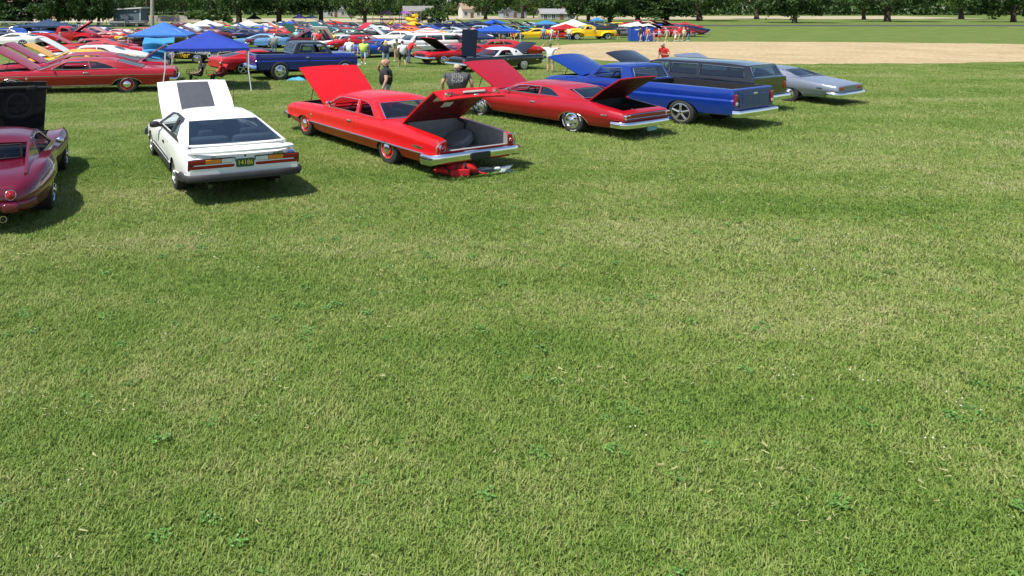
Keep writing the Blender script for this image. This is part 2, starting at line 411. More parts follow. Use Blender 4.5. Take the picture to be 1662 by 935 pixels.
def car(sp, name, label=None, cat='car', group=None, loc=(0, 0, 0), rz=0):
    root = empty(name, loc, rz, label, cat, group); mats = sp['mats']; P = mats[0]
    bm_ = car_body(sp, root); side_y = sp['side_y']; half = sp['half']
    body = obj('body', bm_, root)
    c = sp.get('cab')
    if c:
        wsb, rwb = Vector((c['wsb'][0], c['wsb'][1])), Vector((c['rwb'][0], c['rwb'][1])); roof = c['roof']
        ztop = max(p[1] for p in roof); yr = c['yr']; yb0, yb1 = c['yb'], c.get('ybr', c['yb'])
        def zb(x): t = (x - rwb.x) / (wsb.x - rwb.x); return rwb.y + (wsb.y - rwb.y) * t
        def ymap(x, z, off=0.0):
            t = min(1, max(0, (z - zb(x)) / max(.05, ztop - zb(x)))); u = min(1, max(0, (x - rwb.x) / (wsb.x - rwb.x)))
            return yb1 + (yb0 - yb1) * u + (yr - (yb1 + (yb0 - yb1) * u)) * t ** 1.12 + off
        sp['ymap'] = ymap
        fr = pch([(i, p[0]) for i, p in enumerate(roof)]); fz = pch([(i, p[1]) for i, p in enumerate(roof)]); nr = len(roof) - 1
        samp = [(fr(i * nr / 14), fz(i * nr / 14)) for i in range(15)]
        outline = [tuple(wsb)] + samp + [tuple(rwb)]
        lo = [(rwb.x, rwb.y - .06), (wsb.x, wsb.y - .06)]
        b = MB(); RP = 1 if 'roofmat' in c else 0
        cabm = [c.get('roofmat', P), P, c.get('lining', DARK)]
        for s_ in (1, -1):
            b.prism(outline + lo, lambda x, z: (x, s_ * ymap(x, z), z), lambda x, z: (x, s_ * ymap(x, z, -.045), z), 0, c['wins'])
        bf, br, cr = c.get('bowt', .08), c.get('bowr', .05), c.get('crown', .05)
        def rf(u, v):
            t = u * nr; s_ = 1 - v * 2; x = fr(t); z = fz(t); y = ymap(x, z) * s_
            x += (1 - s_ * s_) * (bf * (1 - u) ** 3 - br * u ** 3)
            return (x, y, z + cr * (1 - abs(s_) ** 2.6) * min(1, 5 * u + .25, 5 * (1 - u) + .25))
        b.grid(rf, 18, 14, .03, 0, 2)
        # windscreen and rear window frames + glass
        def pane(A, B, bowA, bowB, side, top, bot, nm, sgn, gl, parent=root):
            # A = (x, y, z) bottom corner, B = top corner (left side)
            def pf(u, v, off=0.0):
                s_ = (u * 2 - 1) * sgn; x = A[0] + (B[0] - A[0]) * v; y = A[1] + (B[1] - A[1]) * v; z = A[2] + (B[2] - A[2]) * v
                bo = bowA + (bowB - bowA) * v; zc = cr * v * .25 if not c.get('rg') or sgn > 0 else 0
                return Vector((x + sgn * bo * (1 - s_ * s_) + off * sgn, y * s_, z + zc * (1 - abs(s_) ** 2.6)))
            us, ut, ub = side, 1 - top, bot
            for (u0, u1, v0, v1, nu, nv) in ((0, us, 0, 1, 1, 4), (1 - us, 1, 0, 1, 1, 4), (us, 1 - us, ut, 1, 10, 1), (us, 1 - us, 0, ub, 10, 1)):
                if u1 - u0 > .001 and v1 - v0 > .001:
                    b.grid(lambda u, v: pf(u0 + (u1 - u0) * u, v0 + (v1 - v0) * v), nu, nv, .025, 0, 2)
            g = MB(); g.grid(lambda u, v: pf(us + (1 - 2 * us) * u, ub + (ut - ub) * v, -.008), 12, 4)
            go = g.build(nm, gl, parent, recalc=False)
            if c.get('trim'):
                loop = [pf(us + (1 - 2 * us) * i / 10, ub, .006) for i in range(11)] + [pf(1 - us, ub + (ut - ub) * i / 4, .006) for i in range(1, 4)] + [pf(1 - us - (1 - 2 * us) * i / 10, ut, .006) for i in range(11)] + [pf(us, ut - (ut - ub) * i / 4, .006) for i in range(1, 4)]
                t_ = MB(); t_.tube(loop, c.get('trimr', .014), 5, 0, True); t_.build('window_trim', c['trim'], go)
            return go
        x, z = roof[0]; pane((wsb.x, ymap(*wsb), wsb.y), (x, ymap(x, z), z), c.get('bowb', .2), bf, c.get('wsside', .02), .05, .02, 'windscreen', 1, c.get('glass', GLASS))
        x, z = roof[-1]; m_ = c.get('rm', (.06, .08, .05))
        if 'rg' in c:
            (xb, yb_, zb_), (xt, yt, zt) = c['rg']; pane((xb, yb_, zb_), (xt, yt, zt), c.get('bowrb', .1), br * .5, .02, .03, .03, 'rear_window', -1, c.get('rglass', GLASS))
        else:
            pane((rwb.x, ymap(*rwb), rwb.y), (x, ymap(x, z), z), c.get('bowrb', .1), br, *m_, 'rear_window', -1, c.get('rglass', GLASS))
        b.build('roof', cabm, root, 38)
        for hole, kind in zip(c['wins'], c.get('wkind', ['glass'] * 9)):
            for s_ in (1, -1):
                if kind == 'glass':
                    g = MB(); g.prism(hole, lambda x, z: (x, s_ * ymap(x, z, -.022), z), lambda x, z: (x, s_ * ymap(x, z, -.027), z)); go = g.build('side_window', c.get('sglass', GLASS), root)
                    par = go
                else: par = root
                if c.get('trim'):
                    t_ = MB(); t_.tube([(x, s_ * ymap(x, z, .006), z) for x, z in hole], c.get('strimr', .012), 5, 0, True); t_.build('window_trim', c.get('strim', c['trim']), par)
        for poly, m, hs in c.get("panels", []):
            for s_ in (1, -1):
                g = MB(); g.prism(poly, lambda x, z: (x, s_ * ymap(x, z, .008), z), lambda x, z: (x, s_ * ymap(x, z, -.01), z), 0, hs); g.build("pillar_panel", m, root)
        if c.get('rail'):
            for s_ in (1, -1):
                t_ = MB(); t_.tube([(x, s_ * (ymap(x, z) + .004), z + .004) for x, z in samp], .011, 5); t_.build('roof_rail', c['rail'], root)
    # interior
    si = sp.get('seats')
    if si:
        m = si['mat']
        for x, z, k in si['rows']:
            for y in ((.42, -.42) if k == 'bucket' else (0,)):
                w = .62 if k == 'bucket' else 1.55
                b = MB(); b.rbox((x + .22, y, z - .04), (.6, w, .2), .35); b.rbox((x - .12, y, z + .2), (.2, w, .52), .4, ry=-.2)
                if si.get('head'): b.rbox((x - .22, y, z + .52), (.12, w * .5, .16), .5)
                b.build('seat', m, root)
        b = MB(); dx, dz = si['dash']; b.rbox((dx, 0, dz - .1), (.4, 1.6, .24), .35); b.build('dashboard', si.get('dmat', m), root)
        b = MB(); q = [(dx - .33 - .06 * math.sin(a), .42 + .2 * math.cos(a), dz + .02 + .19 * math.sin(a)) for a in [i * math.pi / 9 for i in range(18)]]
        b.tube(q, .016, 6, 0, True); b.tube([(dx - .1, .42, dz - .06), (dx - .33, .42, dz + .02)], .025, 6); b.tube([q[0], q[9]], .014, 5); b.build('steering_wheel', BLACK, root)
    # wheels
    for x in (0, sp['wb']):
        w = sp['wheel'] if x == 0 else sp.get('wheelf', sp['wheel'])
        for s_ in (1, -1): put_wheel(root, x, s_ * (sp['wy'] - w['w'] / 2), w)
    # bumpers: sweep of a rounded bar along the plan
    for nm, path, hh, tt, m in sp.get('bars', []):
        b = MB(); N = len(path); vs = []; prof = [(-.5, -.5), (-.5, .2), (-.3, .5), (.25, .5), (.5, .3), (.5, -.3), (.25, -.5)]
        for i, p in enumerate(path):
            a = Vector(path[max(0, i - 1)][:2]); q = Vector(path[min(N - 1, i + 1)][:2]); d = (q - a).normalized(); nrm = Vector((d.y, -d.x))
            kh = p[3] if len(p) > 3 else 1
            for u, v in prof: vs.append((p[0] + nrm.x * u * tt, p[1] + nrm.y * u * tt, p[2] + v * hh * kh - (kh - 1) * hh / 2))
        n = len(prof); fs = [(i * n + k, i * n + (k + 1) % n, (i + 1) * n + (k + 1) % n, (i + 1) * n + k) for i in range(N - 1) for k in range(n)]
        fs += [tuple(range(n)), tuple((N - 1) * n + k for k in range(n))[::-1]]
        b.add(vs, fs); b.build(nm, m, root, 50)
    # strips that follow the body side: (name, [(x,z)...], radius, material)
    for nm, pts, r, m in sp.get('strips', []):
        for s_ in (1, -1):
            b = MB(); n = 14; q = []
            for (xa, za), (xb, zb_) in zip(pts, pts[1:]):
                for i in range(n): t = i / n; x, z = xa + (xb - xa) * t, za + (zb_ - za) * t; q.append((x, s_ * side_y(x, z), z))
            x, z = pts[-1]; q.append((x, s_ * side_y(x, z), z)); b.tube(q, r, 5); b.build(nm, m, root)
    for nm, x, z, d, m in sp.get('studs', []):      # small rounded pieces on both sides
        for s_ in (1, -1):
            b = MB(); b.rbox((0, 0, 0), d, .5, 10, 6); b.build(nm, m, root, loc=(x, s_ * (side_y(x, z) + d[1] * .3), z))
    for nm, pos, d, e, m in sp.get('blobs', []):
        b = MB(); b.rbox((0, 0, 0), d, e, 14, 8); b.build(nm, m, root, loc=pos)
    h = sp.get('hood')
    if h: lid_part('hood', h['prof'], h['w'], h.get('crown', .03), .035, h['mats'], root, h['at'], h['ang'], peak=h.get('peak', 0), stripe=h.get('stripe'))
    t = sp.get('trunk')
    if t: sp['lid'] = lid_part('trunk_lid', t['prof'], t['w'], t.get('crown', .02), .035, t['mats'], root, t['at'], t['ang'])
    if sp.get('engine'):
        x, z = sp['engine']; b = MB()
        b.rbox((x, 0, z), (.8, .6, .3), .3); b.lathe([(.001, 0), (.22, 0), (.24, .03), (.24, .08), (.2, .11), (.001, .12)], 18, 1, Matrix.Translation((x, 0, z + .15)), 'Z')
        b.box((x + .55, 0, z), (.08, 1.2, .35)); b.rbox((x - .1, .5, z + .05), (.25, .2, .25), .4, m=0); b.tube([(x + .5, .2, z + .15), (x + .2, .3, z + .2), (x, .25, z + .2)], .03, 6)
        b.build('engine', [DARK, STEEL], root)
    if sp.get('prop'):
        b = MB(); b.tube(sp['prop'], .012, 6); b.build('hood_prop', DARK, root)
    for poly in sp.get('seams', []):      # door gaps: thin dark lines let into the side
        for s_ in (1, -1):
            b = MB(); q = []
            for (xa, za), (xb, zb_) in zip(poly, poly[1:]):
                for i in range(8): t = i / 8; x, z = xa + (xb - xa) * t, za + (zb_ - za) * t; q.append((x, s_ * (side_y(x, z) - .003), z))
            b.tube(q, .006, 4); b.build('door_gap', DARK, root)
    return root
def arch_pts(wx, rx, rz, zc, n=12, a0=12, a1=168):
    return [(wx + rx * math.cos(R(a0 + (a1 - a0) * i / n)), zc + rz * math.sin(R(a0 + (a1 - a0) * i / n))) for i in range(n + 1)]
def rect(x0, x1, z0, z1): return [(x0, z0), (x1, z0), (x1, z1), (x0, z1)]

# ------------------------------------------------------------------ the five cars in front
def mk(p, low=None, cabin=BLKV, bay=DARK, trunk=DARK): return [p, low or p, WELL, cabin, bay, trunk]
def mir(path): return path + [(p[0], -p[1]) + tuple(p[2:]) for p in path[::-1] if abs(p[1]) > 1e-6]
def plate(root, pos, w, h, bgm, txt, tm, size, name='license_plate', rx=None):
    b = MB(); b.rbox((0, 0, 0), (.02, w, h), .2, 12, 6); o = b.build(name, bgm, root, loc=pos)
    if txt: letter(txt, size, tm, o, (-.014, 0, 0), (0, -1, 0), (0, 0, 1))
    return o
P_WHITE = paint('paint_white', (.80, .80, .78), .4, .3)
P_RED = paint('paint_bright_red', (.56, .004, .006), .3, .36)
P_CRIM = paint('paint_crimson', (.36, .004, .014), .35, .34)
P_MAR = paint('paint_maroon', (.115, .002, .018), .7, .22)
P_IMP = paint('paint_dark_red', (.36, .006, .016), .4, .35)
P_BLUE = paint('paint_blue', (.004, .030, .235), .6, .28)
P_NAVY = paint('paint_navy', (.008, .02, .21), .8, .25)
P_BLK = paint('paint_black', (.010, .010, .012), 1.0, .2)
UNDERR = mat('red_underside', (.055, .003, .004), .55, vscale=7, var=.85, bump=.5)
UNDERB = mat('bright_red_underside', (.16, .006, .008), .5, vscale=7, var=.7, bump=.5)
UNDERD = mat('black_underside', (.008, .008, .009), .75, spec=.12, vscale=9, var=.4)
STRIPE = mat('charcoal_stripe', (.06, .065, .08), .6)
YEL = mat('yellow_lettering', (.8, .62, .05), .5); GRN = mat('plate_green', (.02, .09, .05), .5)
BLUEB = mat('badge_blue', (.02, .08, .35), .3)

# --- white hatchback
sp_must = dict(mats=mk(P_WHITE, GREYP, GREYV), wb=3.43, wy=1.04, arch=(.45, .37, .25), archf=(.44, .36, .25), lowk=3,
    st=[(-1.42, .44, .72, .80, .99, .93), (-1.36, .44, .79, .86, 1.04, .95), (-1.0, .36, .86, .93, 1.07, .95), (-.4, .26, .88, .96, 1.085, .96), (.4, .25, .87, .93, 1.07, .97),
        (1.5, .22, .85, .89, 1.05, .98), (2.7, .22, .82, .885, 1.05, .97), (3.4, .24, .77, .85, 1.06, .95), (4.2, .28, .69, .76, 1.02, .92), (4.45, .33, .60, .65, .95, .88)],
    sec=[(.93, 0), (.985, .06), (1.0, .3), (.99, .33), (1.0, .5), (.995, .78), (.975, .94)],
    cuts=[([(-.6, .97), (-.6, .62), (.3, .35), (2.6, .35), (2.6, 2), (-.6, 2)], .86, 3), (rect(2.95, 4.08, .42, 2), .72, 4)],
    cab=dict(wsb=(2.75, .87), roof=[(1.98, 1.235), (1.5, 1.285), (.85, 1.29), (.38, 1.25)], rwb=(-.80, .97), yr=.70, yb=.98, ybr=.96, crown=.055, bowt=.1, bowr=.06, bowb=.28, bowrb=.1,
        rm=(.028, .02, .03), rglass=GLASSD, wins=[[(2.45, .92), (1.88, 1.185), (1.5, 1.235), (1.16, 1.235), (.98, .94)], [(.86, .96), (1.0, 1.2), (.76, 1.2), (.24, .975)]], wkind=['open', 'glass'],
        panels=[([(2.66, .885), (1.94, 1.225), (1.45, 1.27), (.62, 1.265), (-.04, .905)], BLACK, [[(2.42, .925), (1.88, 1.18), (1.5, 1.23), (1.17, 1.23), (1.0, .945)], [(.85, .965), (.98, 1.195), (.76, 1.195), (.26, .98)]])]),
    seats=dict(mat=GREYV, rows=[(1.75, .5, 'bucket'), (.25, .5, 'bucket')], head=True, dash=(2.45, .84), dmat=BLACK),
    wheel=dict(kind='holes', r=.325, ri=.215, w=.26),
    bars=[('spoiler', mir([(-1.0, .93, .915), (-1.26, .90, .935), (-1.40, .6, .945), (-1.43, 0, .95)]), .06, .16, P_WHITE),
          ('bumper', mir([(-1.0, 1.09, .50), (-1.3, 1.08, .50), (-1.43, 1.02, .50), (-1.47, .6, .50), (-1.48, 0, .50)]), .12, .07, GREYP),
          ('bumper', mir([(4.1, 1.07, .47), (4.38, 1.0, .47), (4.5, .6, .47), (4.52, 0, .47)]), .15, .08, GREYP)],
    strips=[('side_moulding', [(.6, .46), (2.9, .45)], .018, BLACK)],
    studs=[('door_handle', 1.37, .70, (.2, .03, .055), BLACK)],
    hood=dict(at=(2.70, 0, .89), prof=[(0, 0), (.7, -.05), (1.42, -.15)], w=[.86, .87, .84], crown=.035, ang=40, mats=[P_WHITE, UNDERD], stripe=(.12, .95, .27, .73, .006, STRIPE)),
    engine=(3.5, .6), seams=[[(2.5, .8), (2.42, .3)], [(.88, .86), (.72, .5), (.8, .3)]])
org = (-2.349, 14.12, 0)
must = car(sp_must, 'parked_car', 'white hatchback with grey striped hood propped up and grey lower cladding', loc=org, rz=R(112.5))
def must_extra(r):
    for y in (.43, -.43):
        b = MB(); b.rbox((0, 0, 0), (.2, .78, .2), .4); b.build('seat_back', mat('seat_back_grey', (.34, .40, .42), .8), r, loc=(-.30, y, .93))
    for s in (1, -1):
        b = MB(); b.rbox((0, 0, 0), (.03, .86, .20), .15, 12, 6); f = b.build('tail_light', BLACK, r, loc=(-1.405, s * .6, .735)); f.rotation_euler.y = -.12
        for nm, y0, y1, z0, z1, m in (('red_lens', .41, .13, .01, .085, REDL), ('amber_lens', .12, -.16, .01, .085, AMBL), ('clear_lens', -.17, -.41, .01, .085, CLRL), ('red_lens', .41, -.41, -.085, -.015, REDL)):
            b = MB(); b.rbox((-.014, s * (y0 + y1) / 2, (z0 + z1) / 2), (.02, abs(y0 - y1), z1 - z0), .15, 12, 6); b.build(nm, m, f)
        b = MB(); b.rbox((0, 0, 0), (.22, .2, .12), .4); b.box((.03, -s * .12, -.03), (.1, .12, .05)); b.build('mirror', BLACK, r, loc=(2.1, s * 1.14, .95))
        b = MB(); b.tube([(-1.38, 0, 0), (-1.05, 0, .03)], .03, 10); b.tube([(-1.385, 0, 0), (-1.375, 0, 0)], .024, 10, 1); b.build('exhaust_pipe', [STEEL, DARK], r, loc=(.02, s * .62, .33))
    plate(r, (-1.425, 0, .725), .34, .15, GRN, '14186', YEL, .115)
    b = MB(); b.rbox((0, 0, 0), (.015, .19, .045), .15, 10, 6); o = b.build('badge', BLACK, r, loc=(-1.425, -.62, .85)); letter('MUSTANG', .034, CHROME, o, (-.009, 0, 0), (0, -1, 0), (0, 0, 1))
    b = MB(); b.rbox((0, 0, 0), (.015, .14, .055), 1, 14, 8); o = b.build('oval_badge', BLUEB, r, loc=(-1.425, -.86, .85)); letter('Ford', .035, CHROME, o, (-.009, 0, 0), (0, -1, 0), (0, 0, 1))
    letter('GT', .07, BLACK, r, (-1.43, .58, .85), (0, -1, 0), (0, 0, 1), 'badge')
    b = MB(); b.rbox((0, 0, 0), (.02, .04, .04), 1, 10, 6); b.build('lock', BLACK, r, loc=(-1.43, 0, .85))
    b = MB(); b.tube([(3.55, -.98, .8), (3.5, -.98, 1.75)], .006, 4); b.build('antenna', DARK, r)
must_extra(must)

# --- bright red two-door with open trunk
sp_bisc = dict(mats=mk(P_RED, None, REDV, DARK, GREYC), wb=4.09, wy=1.06, arch=(.50, .25, .27), archf=(.48, .31, .27),
    st=[(-1.86, .34, .75, .79, 1.02, .97), (-1.78, .30, .80, .83, 1.07, .99), (-1.2, .27, .86, .88, 1.12, .99), (-.4, .25, .91, .935, 1.12, .98), (.3, .24, .93, .95, 1.12, .98), (1.5, .23, .92, .94, 1.12, .99),
        (3.1, .23, .89, .93, 1.12, 1.0), (4.1, .25, .85, .90, 1.11, 1.0), (5.0, .30, .79, .84, 1.08, .98), (5.3, .36, .73, .77, 1.03, .95), (5.40, .42, .66, .69, .97, .9)],
    sec=[(.86, 0), (.90, .06), (.925, .2), (.955, .30), (1.0, .37), (.992, .42), (.975, .62), (.985, .74), (.965, .86), (.94, .95)],
    cuts=[([(.45, .9), (.45, .55), (.7, .35), (2.95, .35), (2.95, 2), (.45, 2)], .90, 3), (rect(3.5, 4.95, .42, 2), .80, 4), ([(-.25, .40), (-.25, 2), (-2.2, 2), (-2.2, .585), (-1.76, .585), (-1.76, .40)], .82, 5)],
    cab=dict(wsb=(3.12, .93), roof=[(2.64, 1.26), (2.2, 1.305), (1.4, 1.315), (.88, 1.27)], rwb=(.33, .95), yr=.76, yb=1.0, ybr=.98, crown=.075, bowt=.12, bowr=.06, bowb=.3, bowrb=.14,
        wsside=.03, rm=(.05, .07, .04), trim=CHROME, trimr=.013, strimr=.009, wins=[[(2.95, .965), (2.6, 1.2), (2.42, 1.245), (1.64, 1.255), (1.5, .965)], [(1.38, .965), (1.5, 1.255), (1.22, 1.24), (1.0, 1.18), (.66, .965)]], wkind=['open', 'open']),
    seats=dict(mat=REDV, rows=[(2.0, .45, 'bench'), (.9, .45, 'bench')], dash=(2.75, .88)),
    wheel=dict(kind='steel', r=.345, ri=.225, w=.24, col=P_RED),
    bars=[('bumper', mir([(-1.45, 1.15, .42, 1.25), (-1.75, 1.15, .43, 1.25), (-1.93, 1.08, .47, 1.1), (-2.0, .85, .49), (-2.03, .3, .5), (-2.03, 0, .5)]), .17, .10, CHROME),
          ('bumper', mir([(4.95, 1.12, .46), (5.3, 1.08, .46), (5.48, .8, .46), (5.52, 0, .46)]), .15, .1, CHROME)],
    strips=[('side_trim', [(3.62, .475), (-1.45, .495)], .014, CHROME)],
    studs=[('door_handle', 1.62, .77, (.2, .04, .045), CHROME), ('fender_emblem', 3.66, .63, (.08, .025, .1), CHROME)],
    hood=dict(at=(3.32, 0, .93), prof=[(0, 0), (.8, -.02), (1.62, -.09)], w=[.85, .92, .95], crown=.03, peak=.012, ang=37, mats=[P_RED, UNDERR]),
    trunk=dict(at=(-.22, 0, .945), prof=[(0, 0), (-.8, -.02), (-1.48, -.08), (-1.64, -.39)], w=[.81, .83, .86, .84], crown=.025, ang=37, mats=[P_RED, UNDERB]),
    engine=(4.2, .6), seams=[[(3.05, .88), (3.0, .28)], [(1.42, .92), (1.38, .28)]], prop=[(4.25, .8, .86), (4.0, .84, 1.33)])
bisc = car(sp_bisc, 'parked_car', 'bright red two-door sedan with hood up and grey-lined trunk open', loc=(1.86, 16.47, 0), rz=R(120))
def round_light(r, pos, rad, d=(-1, 0, 0), name='tail_light', par=None):
    q = Vector((0, 1, 0)).rotation_difference(Vector(d)); M = q.to_matrix().to_4x4()
    b = MB(); b.lathe([(rad, -.03), (rad, .01), (rad * .9, .025), (rad * .78, .02)], 20, 1, M); b.lathe([(rad * .8, .0), (rad * .76, .03), (rad * .4, .04), (rad * .38, .045), (.001, .055)], 20, [0, 0, 1, 0], M)
    return b.build(name, [REDL, CHROME], par or r, loc=pos)
def bisc_extra(r):
    for s in (1, -1):
        round_light(r, (-1.85, s * .935, .655), .075)
        b = MB(); b.tube([(-1.84, s * .84, .80), (-1.875, s * .93, .805), (-1.87, s * 1.01, .77), (-1.84, s * 1.065, .68), (-1.82, s * 1.07, .56)], .014, 6); b.build('fender_trim', CHROME, r)
        b = MB(); b.tube([(0, 0, 0), (.02, 0, .09)], .014, 6, 0); b.ball((.02, s * .03, .12), (.03, .08, .06), 0); b.build('mirror', CHROME, r, loc=(2.78, s * 1.0, .93))
        b = MB(); b.rbox((0, 0, 0), (.36, .02, .05), .3, 10, 6); o = b.build('badge', CHROME, r, loc=(-1.2, s * (sp_bisc['side_y'](-1.2, .6) + .004), .60))
        b = MB(); b.tube([(-.3, s * .72, .93), (-.55, s * .74, .86), (-.5, s * .75, .7)], .02, 6); b.build('lid_hinge', DARK, r)
    plate(r, (-2.09, .12, .475), .52, .15, BLACK, None, None, 0)
    lid = sp_bisc['lid']; cx, cz = -1.575, -.235; d = Vector((-.88, 0, .46)).normalized()
    for y in (.62, -.70): round_light(r, (cx - .02, y, cz + .01), .07, d, par=lid)
    b = MB(); b.rbox((cx - .025, -.1, cz + .02), (.03, .62, .05), .4); b.build('lid_trim', mat('trim_grey', (.45, .44, .40), .4), lid)
    b = MB(); b.ball((cx - .03, -.12, cz - .06), (.02, .05, .03)); b.build('lid_lock', CHROME, lid)
    for x, y, w in ((-1.15, .5, .22), (-.85, .1, .26)):
        b = MB(); b.box((x, y, -.085), (.2, w, .006)); b.build('paper_sticker', OFFW, lid)
    b = MB(); b.lathe([(.001, -.1), (.3, -.1), (.34, -.05), (.34, .05), (.3, .1), (.001, .1)], 22, 0, Matrix.Translation((-.62, -.5, .5)) @ Matrix.Rotation(R(62), 4, 'X')); b.build('spare_wheel_cover', GREYC, r)
    b = MB(); b.rbox((-.55, .35, .48), (.55, .7, .22), .25); b.build('trunk_step', GREYC, r)
bisc_extra(bisc)
def world(r, p):
    return Matrix.Translation(r.location) @ Matrix.Rotation(r.rotation_euler.z, 4, 'Z') @ Vector(p)
b = MB(); b.rbox((0, 0, 0), (.28, .5, .1), .7, 16, 8); b.rbox((.1, .3, .0), (.2, .25, .08), .8); o = b.build('plastic_bag', WHITE, None, loc=world(bisc, (-1.5, -.35, .46))); o.rotation_euler.z = R(120)
tag(o, 'white plastic bag lying on the grey floor of the open red trunk', 'bag')

# --- crimson coupe with open trunk
sp_chev = dict(mats=mk(P_CRIM, None, BLKV, DARK, DARK), wb=3.73, wy=1.04, arch=(.50, .30, .26), archf=(.48, .31, .26),
    st=[(-1.68, .36, .67, .71, .99, .96), (-1.6, .33, .71, .75, 1.03, .98), (-1.0, .28, .81, .84, 1.08, .97), (-.3, .26, .90, .925, 1.09, .95), (.4, .25, .905, .93, 1.08, .95), (1.4, .24, .86, .905, 1.07, .97),
        (2.7, .23, .85, .91, 1.07, .98), (3.7, .25, .81, .875, 1.07, .97), (4.6, .3, .74, .80, 1.04, .95), (4.85, .37, .66, .70, .97, .92)],
    sec=[(.86, 0), (.895, .06), (.935, .25), (.975, .42), (1.0, .52), (1.0, .66), (.985, .85), (.96, .95)],
    cuts=[([(-.05, .95), (.2, .5), (.6, .35), (2.55, .35), (2.55, 2), (-.05, 2)], .84, 3), (rect(3.2, 4.5, .42, 2), .80, 4), (rect(-1.48, -.42, .42, 2), .79, 5)],
    cab=dict(wsb=(2.72, .915), roof=[(2.28, 1.165), (1.8, 1.21), (1.0, 1.215), (.36, 1.165)], rwb=(-.46, .92), yr=.70, yb=.98, ybr=.93, crown=.06, bowt=.12, bowr=.03, bowb=.3,
        rg=((-.14, .70, .96), (.35, .60, 1.165)), trim=CHROME, trimr=.012, strimr=.012, rglass=GLASSD, wins=[[(2.56, .945), (2.24, 1.125), (2.08, 1.155), (1.36, 1.165), (1.3, .945)], [(1.25, .945), (1.31, 1.165), (1.05, 1.145), (.85, 1.09), (.52, .945)]], wkind=['open', 'glass']),
    seats=dict(mat=BLKV, rows=[(1.65, .42, 'bucket'), (.55, .42, 'bench')], dash=(2.4, .86)),
    wheel=dict(kind='rally', r=.335, ri=.215, w=.27, letters=True),
    bars=[('bumper', mir([(-1.35, 1.1, .41), (-1.6, 1.09, .41), (-1.75, 1.0, .415), (-1.8, .7, .42), (-1.82, 0, .42)]), .16, .10, CHROME),
          ('bumper', mir([(4.4, 1.08, .42), (4.75, 1.02, .42), (4.92, .7, .42), (4.95, 0, .42)]), .15, .1, CHROME)],
    strips=[('arch_trim', arch_pts(0, .51, .305, .27), .012, CHROME), ('arch_trim', arch_pts(3.73, .49, .315, .27), .012, CHROME)],
    studs=[('door_handle', 1.42, .72, (.2, .04, .045), CHROME), ('badge', -1.1, .62, (.2, .02, .04), CHROME)],
    hood=dict(at=(3.15, 0, .92), prof=[(0, 0), (.8, -.03), (1.6, -.11)], w=[.82, .90, .95], crown=.03, peak=.008, ang=33, mats=[P_CRIM, UNDERR]),
    trunk=dict(at=(-.39, 0, .93), prof=[(0, 0), (-.6, -.05), (-1.22, -.15)], w=[.80, .82, .82], crown=.02, ang=41, mats=[P_CRIM, UNDERR]),
    engine=(3.9, .58), seams=[[(2.66, .85), (2.6, .28)], [(1.18, .87), (1.14, .28)]], prop=[(4.0, .8, .84), (3.8, .82, 1.22)])
chev = car(sp_chev, 'parked_car', 'crimson two-door fastback coupe with open black trunk beside the blue pickup', loc=(7.28, 20.61, 0), rz=R(123))
def chev_extra(r):
    for s in (1, -1):
        b = MB(); b.rbox((0, 0, 0), (.09, .2, .12), .25, 12, 6); o = b.build('tail_light', CHROME, r, loc=(-1.68, s * .89, .625)); b = MB(); b.rbox((-.04, 0, 0), (.03, .15, .08), .3, 12, 6, 0); b.build('lens', REDL, o)
        b = MB(); b.ball((0, s * .04, .08), (.03, .08, .06)); b.tube([(0, 0, 0), (0, s * .03, .06)], .012, 6); b.build('mirror', CHROME, r, loc=(2.45, s * 1.0, .91))
        b = MB(); b.tube([(-.45, s * .70, .92), (-.65, s * .72, .85), (-.6, s * .72, .7)], .02, 6); b.build('lid_hinge', DARK, r)
    b = MB(); b.rbox((-1.70, 0, .625), (.03, 1.6, .1), .15, 14, 6); b.build('tail_panel', P_CRIM, r)
    b = MB(); b.tube([(-1.715, .8, .57), (-1.715, -.8, .57)], .012, 6); b.tube([(-1.715, .8, .685), (-1.715, -.8, .685)], .01, 6); b.build('tail_trim', CHROME, r)
    plate(r, (-1.82, 0, .30), .42, .16, mat('plate_pale_blue', (.2, .42, .5), .5), None, None, 0)
chev_extra(chev)
b = MB(); b.lathe([(.001, 0), (.06, 0), (.06, .16), (.025, .2), (.025, .25), (.001, .25)], 12, 0, None, 'Z'); o = b.build('spray_bottle', WHITE, None, loc=world(chev, (-1.28, .1, .42)))
tag(o, 'small white bottle standing in the open trunk of the crimson coupe', 'bottle'); o.scale = (1, 1, 1.3)
b = MB(); b.rbox((0, 0, 0.13), (.18, .34, .26), .4); b.rbox((0, -.3, .11), (.16, .22, .22), .5, m=1); o = b.build('polishing_cloth', [mat('cloth_blue', (.03, .12, .55), .9), mat('cloth_salmon', (.6, .2, .12), .9)], None, loc=world(chev, (-1.3, -.18, .42))); o.rotation_euler.z = R(123)
tag(o, 'bundled blue and salmon cloths inside the open trunk of the crimson coupe', 'cloth')

